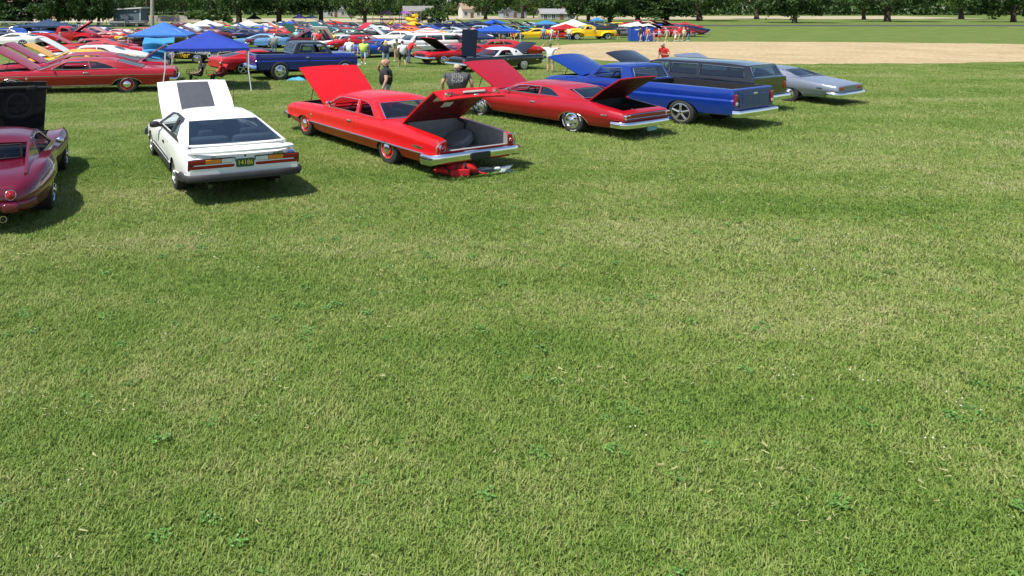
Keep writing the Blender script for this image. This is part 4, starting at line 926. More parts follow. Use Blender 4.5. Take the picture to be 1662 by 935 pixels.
# long dark-red hardtop (two of them at the left)
st_imp = [(-1.97, .44, .85, .88, 1.02, .96), (-1.86, .38, .92, .955, 1.10, 1.0), (-1, .32, .97, 1.0, 1.15, 1.02), (0, .3, 1.0, 1.03, 1.16, 1.0), (1.5, .3, .965, 1.0, 1.14, 1.02), (3.2, .29, .94, .98, 1.14, 1.03), (4.5, .3, .90, .96, 1.14, 1.03), (5.6, .35, .85, .9, 1.1, 1.0), (5.85, .44, .76, .80, 1.02, .95)]
sp_imp = vary(sp_chev, mats=mk(P_IMP, None, BLKV), wb=4.47, wy=1.1, st=st_imp, arch=(.60, .32, .31), archf=(.58, .34, .31), nx=56,
    cuts=[([(-.1, 1.05), (.2, .6), (.6, .4), (3.2, .4), (3.2, 2), (-.1, 2)], .9, 3), (rect(3.75, 5.5, .45, 2), .82, 4)],
    cab=dict(wsb=(3.42, .985), roof=[(2.55, 1.325), (2.0, 1.37), (1.1, 1.375), (.45, 1.31)], rwb=(-.62, 1.03), yr=.76, yb=1.03, ybr=.98, rg=((-.5, .78, 1.05), (.42, .66, 1.30)),
             wins=[[(2.98, 1.01), (2.5, 1.275), (2.35, 1.31), (1.6, 1.325), (1.5, 1.01)], [(1.45, 1.01), (1.56, 1.325), (1.25, 1.30), (.9, 1.2), (.42, 1.02)]]),
    seats=dict(mat=BLKV, rows=[(1.9, .55, 'bench'), (.7, .55, 'bench')], dash=(3.0, .93)), wheel=dict(kind='steel', r=.37, ri=.25, w=.26, col=P_IMP, sx=1.15),
    bars=[('bumper', mir([(-1.7, 1.17, .56), (-1.95, 1.1, .56), (-2.05, .7, .56), (-2.06, 0, .56)]), .16, .1, CHROME), ('bumper', mir([(5.4, 1.12, .52), (5.8, 1.05, .52), (5.95, .6, .52), (5.97, 0, .52)]), .16, .1, CHROME)],
    strips=[('arch_trim', arch_pts(0, .61, .325, .32), .013, CHROME), ('arch_trim', arch_pts(4.47, .59, .345, .32), .013, CHROME), ('side_trim', [(-1.8, .765), (5.6, .745)], .011, CHROME), ('rocker_trim', [(.65, .345), (3.85, .335)], .02, STEEL)],
    studs=[('door_handle', 1.62, .87, (.22, .04, .045), CHROME), ('fender_emblem', 3.9, .66, (.07, .02, .1), CHROME)],
    hood=hoodspec(P_IMP, UNDERD, 34, (3.75, 0, .985), 1.8), engine=(4.5, .62), seams=[[(3.3, .93), (3.25, .36)], [(1.48, .97), (1.45, .36)]], prop=[(4.8, .8, .93), (4.6, .82, 1.4)])
i1 = car(sp_imp, 'parked_car', 'dark red long hardtop with red wheels, nearest of the row at left', 'car', G_ROW, (0, 0, 0), R(191))
p = at(191, 151); i1.location = (p.x + .19, p.y + 1.05, 0)
for s in (1, -1):
    b = MB(); b.ball((0, s * .06, .06), (.04, .08, .06)); b.build('mirror', CHROME, i1, loc=(2.9, s * 1.08, .99))
    b = MB(); b.rbox((0, 0, 0), (.05, .3, .14), .4); b.build('tail_light', REDL, i1, loc=(-1.97, s * .75, .74))
i2 = clone(i1, (i1.location.x - 1.3, i1.location.y + 3.8, 0), R(191), {'paint_dark_red': paint('paint_wine', (.33, .006, .03), .4, .35)}, 'red hardtop with raised trunk lid, second in the row at left', 'car', G_ROW)
lid_part('trunk_lid', [(0, 0), (-.7, -.03), (-1.25, -.1)], [.85, .86, .84], .02, .035, [MATS['paint_wine'], UNDERR], i2, (-.75, 0, 1.04), 38)
# coupes, fastbacks, sports cars
P_GEN = paint('paint_generic', (.4, .01, .02), .6, .3)
sp_cpe = vary(sp_chev, mats=mk(P_GEN), cuts=[sp_chev['cuts'][0], sp_chev['cuts'][1]], hood=hoodspec(P_GEN), strips=[], wheel=dict(kind='rally', r=.34, ri=.22, w=.26))
cpe = car(sp_cpe, 'parked_car', None, 'car', None, (0, 0, 0), 0)
sp_fst = vary(sp_cpe, wb=3.55, st=[(-1.35, .38, .68, .74, .98, .93), (-1.25, .33, .80, .85, 1.03, .95), (-.6, .28, .86, .89, 1.07, .96), (.3, .26, .88, .90, 1.07, .96), (1.4, .25, .84, .88, 1.05, .96), (2.6, .25, .83, .9, 1.05, .96), (3.55, .27, .80, .88, 1.05, .95), (4.3, .3, .76, .82, 1.02, .93), (4.6, .38, .68, .72, .97, .9)],
    cuts=[([(-.3, .93), (.1, .5), (.6, .35), (2.4, .35), (2.4, 2), (-.3, 2)], .82, 3), (rect(2.95, 4.25, .42, 2), .78, 4)],
    cab=dict(wsb=(2.6, .90), roof=[(2.05, 1.165), (1.6, 1.21), (.9, 1.20), (.15, 1.10)], rwb=(-1.0, .89), rg=((-.75, .74, .935), (.1, .62, 1.085)), wins=[[(2.42, .93), (2.02, 1.125), (1.85, 1.155), (1.15, 1.155), (1.1, .93)], [(.95, .95), (1.0, 1.13), (.75, 1.11), (.45, .96)]]),
    bars=[('bumper', mir([(-1.1, 1.07, .46), (-1.38, 1.0, .46), (-1.42, 0, .46)]), .12, .08, CHROME), ('bumper', mir([(4.2, 1.05, .45), (4.6, .98, .45), (4.68, 0, .45)]), .12, .08, CHROME)],
    seats=dict(mat=BLKV, rows=[(1.5, .42, 'bucket')], dash=(2.25, .84)), hood=hoodspec(P_GEN, UNDERD, 33, (2.9, 0, .905), 1.45), engine=(3.6, .58), seams=[[(2.5, .83), (2.45, .28)], [(1.05, .86), (1.0, .28)]],
    studs=[('door_handle', 1.25, .70, (.18, .03, .04), CHROME)])
fst = car(sp_fst, 'parked_car', None, 'car', None, (0, 0, 0), 0)
for r_ in (cpe, fst):
    for s in (1, -1):
        x0 = 4.86 if r_ is cpe else 4.6
        for y in (.82, .6): round_light(r_, (x0 - .02, s * y, .62), .085, (1, 0, 0), 'headlight')
        b = MB(); b.rbox((0, 0, 0), (.05, .36, .12), .3); b.build('tail_light', REDL, r_, loc=(-1.67 if r_ is cpe else -1.35, s * .7, .62))
    b = MB(); b.rbox((0, 0, 0), (.06, 1.0, .16), .2); b.build('grille', DARK, r_, loc=(4.86 if r_ is cpe else 4.6, 0, .60))
sp_spt = vary(sp_vet, mats=mk(P_GEN), wb=3.4, st=[(-1.25, .42, .76, .80, .95, .88), (-1.15, .34, .86, .90, 1.03, .93), (-.5, .27, .92, .95, 1.1, .95), (.3, .24, .90, .94, 1.1, .95), (1.3, .22, .80, .86, 1.05, .93), (2.4, .22, .76, .84, 1.05, .9), (3.3, .23, .78, .78, 1.1, .88), (4.1, .27, .62, .66, 1.0, .84), (4.5, .33, .46, .50, .85, .7)],
    sec=[(.93, 0), (.97, .06), (.97, .3), (1.0, .55), (.99, .75), (.96, .94)], cuts=[([(-.1, .95), (.3, .45), (2.2, .4), (2.2, 2), (-.1, 2)], .84, 3), (rect(2.65, 3.9, .4, 2), .66, 4)],
    cab=dict(wsb=(2.55, .84), roof=[(1.65, 1.16), (1.2, 1.20), (.6, 1.18), (.1, 1.10)], rwb=(-.8, .94), yr=.62, yb=.92, ybr=.84, rm=(.08, .04, .05), wins=[[(2.2, .87), (1.6, 1.11), (1.2, 1.15), (.6, 1.13), (.2, .93)]], wkind=['glass'], sglass=GLASSD, rglass=GLASSD),
    bars=[], wheel=dict(kind='spoke', r=.35, ri=.26, w=.28, sx=1.12), hood=hoodspec(P_GEN, UNDERD, 0, (2.6, 0, .845), 1.5, .24, (.66, .68, .62)), engine=(3.3, .5), seats=dict(mat=BLKV, rows=[(1.0, .38, 'bucket')], dash=(2.0, .78)), seams=[[(2.2, .74), (2.15, .3)], [(.6, .86), (.65, .3)]])
sp_spt['cab'].pop('rg'); sp_spt['cab'].pop('trim')
spt = car(sp_spt, 'parked_car', None, 'car', None, (0, 0, 0), 0)
for s in (1, -1):
    for y in (.8, .52): 
        b = MB(); b.rbox((0, 0, 0), (.05, .17, .12), .9); b.build('tail_light', REDL, spt, loc=(-1.25, s * y, .66))
# round-fendered old pickup / roadster
def old_kind(nm, pickup, pm):
    sp = vary(sp_truck, mats=mk(pm), wb=3.7, wy=1.12, arch=(.42, .30, .34), archf=(.42, .30, .34), wheel=dict(kind='white', r=.36, ri=.22, w=.24, col=WHITE),
        st=[(-1.3, .5, 1.0, 1.02, .74, .7), (-1.2, .45, 1.04, 1.06, .8, .76), (1.4, .4, 1.04, 1.06, .82, .78), (1.5, .4, 1.1, 1.14, .98, .92), (2.8, .4, 1.1, 1.16, .95, .88), (3.6, .42, 1.04, 1.14, .72, .6), (4.4, .46, .96, 1.04, .62, .48), (4.6, .5, .9, .96, .55, .42)],
        sec=[(.9, 0), (.97, .1), (1, .4), (1, .7), (.97, .95)], cuts=[(rect(-1.15, 1.35, .66, 2), .7, 5), (rect(1.6, 2.7, .5, 2), .82, 3)],
        cab=dict(wsb=(2.8, 1.16), roof=[(2.5, 1.52), (2.25, 1.60), (1.8, 1.60), (1.55, 1.52)], rwb=(1.45, 1.14), yr=.76, yb=.92, ybr=.94, crown=.07, wins=[[(2.6, 1.18), (2.42, 1.46), (1.85, 1.50), (1.78, 1.18)]], rm=(.2, .25, .15), trim=CHROME),
        seats=dict(mat=TANV, rows=[(1.9, .75, 'bench')], dash=(2.6, 1.1)), studs=[('door_handle', 1.75, .95, (.14, .04, .04), CHROME)], engine=None, seams=[[(2.65, 1.08), (2.6, .45)], [(1.65, 1.08), (1.65, .45)]],
        bars=[('bumper', mir([(4.55, 1.1, .46), (4.85, .9, .46), (4.9, 0, .46)]), .13, .08, CHROME), ('bumper', mir([(-1.25, 1.0, .48), (-1.4, .9, .48), (-1.42, 0, .48)]), .12, .08, CHROME)],
        hood=dict(at=(2.95, 0, 1.15), prof=[(0, 0), (.8, -.03), (1.55, -.13)], w=[.78, .62, .48], crown=.14, ang=0, mats=[pm, UNDERD]), strips=[])
    r = car(sp, nm, None, 'pickup')
    for x, L in ((0, 1.5), (3.7, 1.7)):
        for s in (1, -1):
            b = MB()
            def fn(u, v):
                a = R(-8 + 196 * u); k = 1 - .55 * v ** 2
                return (x + L / 2 * math.cos(a), s * (.68 + .52 * v), .42 + (.50 + .06 * (x > 1)) * math.sin(a) ** .999 * (1 - .25 * v ** 3) if math.sin(a) > 0 else .42)
            b.grid(fn, 16, 6, .03); b.build('fender', pm, r)
    for s in (1, -1):
        b = MB(); b.box((1.85, s * .98, .42), (2.2, .3, .06)); b.build('running_board', pm, r)
        round_light(r, (4.5, s * .82, .82), .12, (1, 0, 0), 'headlight')
        b = MB(); b.rbox((0, 0, 0), (.05, .1, .14), .4); b.build('tail_light', REDL, r, loc=(-1.32, s * .66, .75))
    b = MB()
    for k in range(4): b.rbox((0, 0, -.13 + k * .085), (.06, 1.1 - .05 * k, .045), .4)
    b.build('grille', CHROME, r, loc=(4.62, 0, .72)); return r
P_OLD = paint('paint_old', (.75, .55, .01), .6, .3)
old = old_kind('pickup_truck', True, P_OLD)
# boxy wagon
sp_wag = vary(sp_truck, mats=mk(P_WHITE, None, BLKV), wb=3.75, cuts=[(rect(-1.3, 3.1, .55, 2), .95, 3)], hood=dict(at=(3.6, 0, 1.15), prof=[(0, 0), (.7, 0), (1.6, -.08)], w=[.9, .94, .95], crown=.08, ang=0, mats=[P_WHITE, UNDERD]), engine=None,
    cab=dict(wsb=(3.3, 1.17), roof=[(2.9, 1.55), (2.4, 1.62), (.2, 1.63), (-1.25, 1.58)], rwb=(-1.5, 1.16), rm=(.06, .1, .08), wins=[[(3.05, 1.2), (2.8, 1.5), (2.05, 1.53), (2.05, 1.2)], [(1.95, 1.2), (1.95, 1.53), (.75, 1.54), (.75, 1.2)], [(.62, 1.2), (.62, 1.54), (-1.1, 1.5), (-1.2, 1.2)]], wkind=['glass'] * 3, sglass=GLASS),
    seats=dict(mat=BLKV, rows=[(2.0, .75, 'bench'), (.8, .75, 'bench')], dash=(3.0, 1.1)), wheel=dict(kind='steel', r=.36, ri=.23, w=.28, col=paint('paint_wheel_red', (.4, .01, .02))), seams=[[(3.15, 1.1), (3.1, .42)], [(2.0, 1.15), (2.0, .42)], [(.7, 1.15), (.7, .42)]])
# two-tone short pickup
sp_sct = vary(sp_truck, mats=mk(P_NAVY, None, BLKV, DARK, DARK), wb=3.6, arch=(.55, .38, .38), archf=(.55, .38, .38), wheel=dict(kind='rally', r=.42, ri=.26, w=.34, sx=1.15),
    st=[(-1.28, .52, 1.13, 1.14, 1.06, 1.02), (-1.22, .46, 1.16, 1.17, 1.1, 1.06), (1.2, .44, 1.15, 1.16, 1.12, 1.07), (2.9, .42, 1.12, 1.15, 1.12, 1.05), (4.1, .46, 1.08, 1.12, 1.1, 1.02), (4.35, .5, 1.02, 1.05, 1.06, .98)],
    cuts=[(rect(-1.16, .75, .6, 2), .92, 5), (rect(.95, 2.9, .5, 2), .95, 3)], hood=dict(at=(2.98, 0, 1.145), prof=[(0, 0), (.6, 0), (1.2, -.03)], w=[.98, .97, .95], crown=.04, ang=0, mats=[P_NAVY, UNDERD]), engine=None, prop=None,
    cab=dict(wsb=(2.9, 1.16), roof=[(2.5, 1.60), (2.2, 1.65), (1.3, 1.66), (1.0, 1.63)], rwb=(.72, 1.16), yr=.92, roofmat=paint('paint_dark_top', (.012, .014, .02), .6, .3), wins=[[(2.68, 1.19), (2.4, 1.56), (1.9, 1.58), (1.88, 1.19)], [(1.8, 1.19), (1.82, 1.58), (1.2, 1.58), (1.02, 1.19)]], wkind=['open', 'glass'], rm=(.08, .1, .08)),
    seats=dict(mat=BLKV, rows=[(1.5, .72, 'bucket')], dash=(2.6, 1.12)), seams=[[(2.75, 1.1), (2.7, .5)], [(1.25, 1.12), (1.2, .5)]], studs=[('door_handle', 1.5, 1.0, (.18, .04, .05), CHROME)],
    bars=[('bumper', mir([(-1.25, 1.05, .6), (-1.4, 1.0, .6), (-1.42, 0, .6)]), .16, .1, paint('paint_bumper_blue', (.2, .35, .6), .6, .3)), ('bumper', mir([(4.3, 1.05, .6), (4.5, 1.0, .6), (4.52, 0, .6)]), .16, .1, CHROME)])
# black two-seater with white porthole top
sp_tb = vary(sp_chev, mats=mk(P_BLK), wb=3.55, st=[(-1.75, .42, .86, .88, .98, .95), (-1.6, .36, .92, .93, 1.03, 1.0), (-.5, .3, .94, .94, 1.08, 1.0), (.6, .28, .92, .93, 1.06, 1.0), (2.4, .28, .88, .92, 1.05, 1.0), (3.55, .3, .86, .92, 1.06, 1.0), (4.5, .34, .80, .86, 1.03, .95), (4.75, .42, .72, .76, .98, .9)],
    cuts=[(rect(.25, 2.2, .4, 2), .84, 3), (rect(2.7, 4.4, .45, 2), .76, 4), (rect(-1.5, -.2, .45, 2), .7, 5)], hood=None, engine=(3.6, .6), strips=[], wheel=dict(kind='white', r=.36, ri=.22, w=.24, col=WHITE, sx=1.12),
    cab=dict(wsb=(2.35, .92), roof=[(1.75, 1.27), (1.4, 1.33), (.8, 1.34), (.35, 1.26)], rwb=(.0, .95), yr=.72, yb=.96, ybr=.95, roofmat=paint('paint_roof_white', (.8, .8, .78), .4, .3), wins=[[(2.1, .96), (1.7, 1.22), (1.45, 1.26), (1.0, 1.25), (.85, .96)]], wkind=['open']),
    trunk=dict(at=(-.15, 0, .95), prof=[(0, 0), (-.7, .01), (-1.35, -.05)], w=[.74, .76, .74], crown=.03, ang=33, mats=[P_BLK, UNDERD]), seats=dict(mat=REDV, rows=[(1.0, .45, 'bench')], dash=(2.0, .9)), seams=[[(2.2, .86), (2.2, .34)], [(.85, .9), (.85, .34)]],
    bars=[('bumper', mir([(-1.5, 1.05, .5), (-1.8, .95, .5), (-1.85, 0, .5)]), .14, .1, CHROME), ('bumper', mir([(4.4, 1.05, .5), (4.85, .95, .5), (4.92, 0, .5)]), .14, .1, CHROME)])
sp_tb['cab'].pop('rg')
def placed(sp, px, py, yaw, label, name='parked_car', cat='car', side=-1):
    r = car(sp, name, label, cat, G_ROW, (0, 0, 0), R(yaw)); return seat_at(r, px, py, yaw, sp['wy'], side)
def seat_at(r, px, py, yaw, wy=1.05, side=-1):
    """put a car so that the rear tyre on its camera side touches the ground at the photograph's pixel"""
    g = at(px, py); a = R(yaw); v = Vector((-math.sin(a), math.cos(a), 0)); r.location = g - v * wy * side; return r
scout = placed(sp_sct, 455, 131, 20, 'dark blue short pickup with black cab top beside the blue canopy', 'pickup_truck', 'pickup')
for s in (1, -1):
    b = MB(); b.rbox((0, 0, 0), (.05, .16, .24), .5); b.build('tail_light', REDL, scout, loc=(-1.27, s * .92, .92))
scout.scale = (.93, 1, 1.1); seat_at(scout, 455, 131, 20, sp_sct['wy'])

wag = placed(sp_wag, 735, 91, 196, 'white boxy wagon behind the red car with black hood', 'station_wagon', 'wagon', 1)
tbird = placed(sp_tb, 851, 114, 208, 'black two-seater with white porthole roof and trunk open', 'parked_car', 'car', 1)
hd = lid_part('hood', [(0, 0), (-.8, .03), (-1.6, .06)], [.72, .76, .78], .04, .035, [mat('navy_underside', (.006, .011, .024), .7, spec=.12)] * 2, tbird, (3.75, 0, .9), 0); hd.rotation_euler.y = R(84); tbird.scale = (.87, .87, .93); seat_at(tbird, 851, 114, 208, sp_tb['wy'] * .87, 1)
for s in (1, -1):
    M = Matrix.Translation((.55, s * (sp_tb['ymap'](.55, 1.13) + .006), 1.13)); b = MB(); b.lathe([(.10, -.01), (.10, .012), (.08, .012), (.078, 0)], 20, 0, M); b.lathe([(.078, 0), (.001, 0)], 20, 1, M); b.build('porthole', [CHROME, BLACK], tbird)
    round_light(tbird, (4.76, s * .82, .7), .1, (1, 0, 0), 'headlight'); round_light(tbird, (-1.76, s * .8, .66), .1, (-1, 0, 0))

sp_blk = vary(sp_wag, mats=mk(P_BLK, None, BLKV), wheel=dict(kind='rally', r=.37, ri=.25, w=.3), cuts=sp_wag['cuts'] + [(rect(3.85, 5.05, .5, 2), .85, 4)], engine=(4.5, .72), hood=dict(at=(3.85, 0, 1.15), prof=[(0, 0), (.7, 0), (1.45, -.07)], w=[.88, .94, .96], crown=.07, ang=27, mats=[P_BLK, UNDERD]), seams=[[(3.15, 1.1), (3.1, .42)], [(2.0, 1.15), (2.0, .42)]])
sp_blk['cab']['trim'] = CHROME
blk = car(sp_blk, 'sport_utility_vehicle', 'black boxy vehicle with dark hood up behind the blue pickup', 'car', None, (13.65, 25.1, 0), R(123)); blk.scale = (.86, 1, 1)
for s in (1, -1):
    b = MB(); b.rbox((0, 0, 0), (.06, .18, .26), .3, 12, 6); b.build('tail_light', REDL, blk, loc=(-1.58, s * .94, .88))
tc = clone(cpe, (17.5, 27.2, 0), R(123), {'paint_generic': paint('paint_grey', (.22, .25, .32), .4, .3, .3)}, 'grey car with pale hood up behind the black boxy vehicle', 'car', hood=26)

# ------------------------------------------------------------------ the rows of cars behind (copies, repainted)
COLS = dict(red=(.45, .008, .012), orange=(.75, .14, .012), yellow=(.80, .52, .012), amber=(.80, .40, .012), white=(.78, .78, .76), black=(.012, .012, .014), blue=(.01, .06, .40), navy=(.008, .015, .08), teal=(.02, .16, .19),
    green=(.015, .08, .03), silver=(.38, .42, .47), skyb=(.10, .25, .48), maroon=(.12, .008, .015), lime=(.22, .45, .04), cream=(.62, .52, .32), grey=(.12, .12, .13), plum=(.10, .02, .10), pink=(.55, .22, .18))
def pt(c): return paint('paint_row_' + c, COLS[c], .3, .34)
KINDS = dict(cpe=(cpe, 'paint_generic', 1.05, 3.73), fst=(fst, 'paint_generic', 1.05, 3.55), spt=(spt, 'paint_generic', 1.05, 3.4), old=(old, 'paint_old', 1.1, 3.7), trk=(truck, 'paint_blue', 1.14, 3.95))
used = set()
def row(kind, px, py, yaw, col, label, hood=0, sc=1.0, cat=None, under=None):
    src, pk, wy, wb = KINDS[kind]; sw = {pk: pt(col)}
    if under: sw['black_underside'] = under
    yy = yaw % 360; side = -1 if (yy < 90 or yy > 270) else 1
    if kind not in used and kind != 'trk':
        used.add(kind)
    nm = 'pickup_truck' if kind in ('old', 'trk') else 'parked_car'
    r = clone(src, (0, 0, 0), R(yaw), sw, label, cat or ('pickup' if kind in ('old', 'trk') else 'car'), G_ROW, nm, hood=hood, scale=sc)
    # px is the middle of the car; py the ground line on the camera side
    g = at(px, py); a = R(yaw); u = Vector((math.cos(a), math.sin(a), 0)); v = Vector((-math.sin(a), math.cos(a), 0))
    r.location = g - v * wy * side * sc - u * wb / 2 * sc; return r
miller = row('cpe', 368, 103, 3, 'black', 'black stock racing car with beer lettering behind the blue canopy', 0)
LETY = mat('letter_gold', (.85, .50, .03), .5)
letter('Miller', .48, LETY, miller, (-1.05, -1.125, .54), (1, 0, 0), (0, 0, 1), shear=.25)
letter('Genuine', .29, WHITE, miller, (.35, -1.115, .70), (1, 0, 0), (0, 0, 1)); letter('Draft', .38, WHITE, miller, (1.05, -1.125, .50), (1, 0, 0), (0, 0, 1))
cv = row('spt', 442, 121, 30, 'red', 'red low sports car parked behind the dark blue short pickup'); seat_at(cv, 395, 121.5, 30)
row('fst', 115, 120, 190, 'amber', 'yellow-orange fastback with hood up, third in the row at left', 33)
row('cpe', 140, 109, 190, 'white', 'white coupe with hood up behind the yellow-orange fastback', 34)
row('cpe', 152, 99, 190, 'red', 'red coupe with white stripe hood behind the white coupe', 0)
row('cpe', 140, 91, 190, 'red', 'bright red car with hood up in the row before the red pickup', 30)
row('old', 97, 74, 5, 'red', 'red round-fendered pickup with hood up under the navy canopy', 38, 1.1)
row('fst', 52, 71, 175, 'blue', 'blue fastback with hood up left of the red round-fendered pickup', 30)
row('spt', 8, 76, 175, 'white', 'white car with dark number at the left edge behind the red hardtops', 0)
row('cpe', 2, 66, 178, 'navy', 'navy car with silver hood at the far left edge', 30)
row('cpe', 150, 60, 178, 'navy', 'navy coupe beside the fence left of the shed', 0)
row('cpe', 185, 66, 178, 'pink', 'pinkish-red open car with cream hood before the fence', 24)
row('cpe', 205, 82, 178, 'maroon', 'maroon coupe with trunk end toward the light blue canopy', 0)
row('trk', 245, 78, 4, 'yellow', 'yellow pickup under the light blue canopy', 0, .9)
row('spt', 413, 78, 172, 'skyb', 'pale blue low car left of the man in the grey shirt', 0)
row('cpe', 462, 77, 20, 'maroon', 'dark red coupe right of the man in the grey shirt', 30)
row('cpe', 395, 66, 175, 'navy', 'dark blue car with long pale hood edge above the pale blue car', 24)
row('fst', 462, 58, 172, 'orange', 'orange fastback with orange hood up below the white canopy', 34, under=pt('orange'))
row('cpe', 440, 66, 176, 'red', 'red coupe between the orange fastback and the pale blue car', 0)
row('cpe', 488, 68, 150, 'green', 'dark green coupe with hood up left of the bystanders', 40)
row('cpe', 530, 62, 150, 'teal', 'dark teal coupe with hood up behind the bystanders', 42)
wm = row('fst', 562, 81, 225, 'white', 'white fastback with blue-striped hood up facing the camera', 52, under=pt('white'))
for c_ in wm.children:
    if c_.name.startswith('hood'):
        b = MB(); b.box((.72, .24, -.075), (1.3, .3, .012), m=0); b.box((.72, -.24, -.075), (1.3, .3, .012), m=0); b.build('stripe', paint('stripe_steel_blue', (.08, .16, .26)), c_)
row('cpe', 600, 82, 20, 'red', 'red coupe with teal glass behind the walkers', 0)
row('fst', 628, 93, 215, 'blue', 'bright blue fastback facing the camera behind the blonde woman', 0)
row('cpe', 640, 72, 165, 'white', 'white coupe with orange hood panel left of the striped canopy', 40, under=pt('orange'))
row('fst', 687, 65, 176, 'amber', 'orange-yellow fastback under the striped canopy', 33)
row('cpe', 745, 69, 178, 'white', 'white sedan right of the orange-yellow fastback', 0)
rm = row('fst', 745, 106, 205, 'red', 'red car with black hood raised in front of the white wagon', 36); seat_at(rm, 795, 103, 200, 1.05, 1)
row('cpe', 805, 94, 176, 'red', 'red car behind the black two-seater, mostly hidden', 30)
row('spt', 868, 64, 186, 'yellow', 'yellow low car with black hood up beside the blue-shirted man', 38)
row('spt', 910, 64, 180, 'red', 'red open roadster under the red canopy', 0, .9)
yt = row('old', 962, 64.5, 188, 'yellow', 'yellow round-fendered pickup left of the portable toilets', 0)
row('cpe', 1012, 62, 180, 'grey', 'grey hot rod between the yellow pickup and the portable toilets', 0, .9)
row('cpe', 845, 59, 178, 'teal', 'teal car under the bright blue canopy', 30)
row('cpe', 805, 57, 176, 'skyb', 'light blue coupe behind the bright blue canopy posts', 0)
row('trk', 738, 52, 178, 'navy', 'navy pickup with hood up above the white sedan', 34)
row('cpe', 1092, 51, 178, 'red', 'red car with hood up right of the portable toilets', 30)
row('cpe', 1072, 49, 178, 'maroon', 'maroon car in the far row behind the portable toilets', 0)
far = [  # kind, px, py, yaw, colour, label, hood
 ('cpe', 300, 60, 176, 'silver', 'silver car seen between the light blue and the white canopy', 0), ('cpe', 330, 66, 176, 'maroon', 'maroon coupe behind the peak of the dark blue canopy', 30), ('cpe', 372, 60, 178, 'navy', 'navy coupe under the right edge of the white canopy', 28), ('fst', 388, 52, 178, 'lime', 'lime green fastback below the white canopies', 30),
 ('cpe', 428, 52, 176, 'white', 'white car with hood up left of the blue canopy', 36), ('cpe', 470, 52, 174, 'black', 'black coupe just under the blue canopy', 30), ('cpe', 500, 54, 170, 'maroon', 'maroon car with white-striped hood right of the blue canopy', 40), ('cpe', 508, 49, 178, 'cream', 'cream coupe in the far row below the purple canopies', 0),
 ('cpe', 545, 55, 168, 'navy', 'navy coupe with hood up above the white striped fastback', 40), ('cpe', 560, 49, 176, 'black', 'black car in the far row before the kerb', 34), ('cpe', 575, 62, 30, 'red', 'red coupe with red hood up above the white striped fastback', 36), ('cpe', 590, 54, 176, 'silver', 'silver coupe left of the forked tree', 0), ('fst', 600, 65, 176, 'grey', 'grey fastback behind the red coupe with teal glass', 30),
 ('cpe', 612, 49, 178, 'black', 'black car with hood up below the forked tree', 38), ('cpe', 628, 58, 176, 'plum', 'plum coupe above the white coupe with orange hood', 30), ('cpe', 645, 52, 176, 'red', 'red coupe with orange hood up before the playground', 38), ('cpe', 668, 48, 178, 'blue', 'blue coupe below the yellow canopy', 0), ('cpe', 700, 51, 178, 'black', 'black coupe with hood up above the striped canopy', 34),
 ('cpe', 772, 49, 178, 'black', 'black car left of the rear blue canopy', 30), ('fst', 775, 57, 176, 'silver', 'silver fastback behind the navy canopy', 34), ('cpe', 828, 49, 178, 'grey', 'grey car with hood up below the grass strip at right', 32), ('cpe', 855, 49, 178, 'silver', 'silver car left of the sky blue canopy', 32), ('cpe', 885, 54, 178, 'black', 'black car with hood up behind the red roadster', 34),
 ('cpe', 915, 52, 178, 'white', 'white car under the large white canopy', 0), ('cpe', 985, 52, 178, 'black', 'black car beneath the dark canopy at right', 0), ('cpe', 1110, 56, 178, 'navy', 'navy car at the right end of the far row', 30), ('cpe', 355, 51, 178, 'red', 'small red car beyond the white canopy', 0), ('cpe', 280, 48, 178, 'maroon', 'maroon car on the far side of the light blue canopy', 0),
 ('cpe', 120, 54, 178, 'black', 'black car with white hood edge by the fence', 26), ('trk', 205, 43.6, 180, 'grey', 'grey pickup parked before the blue-grey shed', 0), ('cpe', 1048, 45.5, 178, 'cream', 'pale car far behind the portable toilets', 0), ('cpe', 765, 44.5, 178, 'navy', 'navy car at the edge of the grass strip', 30), ('cpe', 535, 45.5, 178, 'red', 'red car beside the kerb far behind the bystanders', 28), ('cpe', 478, 46, 178, 'green', 'green car on the far side of the blue canopy', 0)]
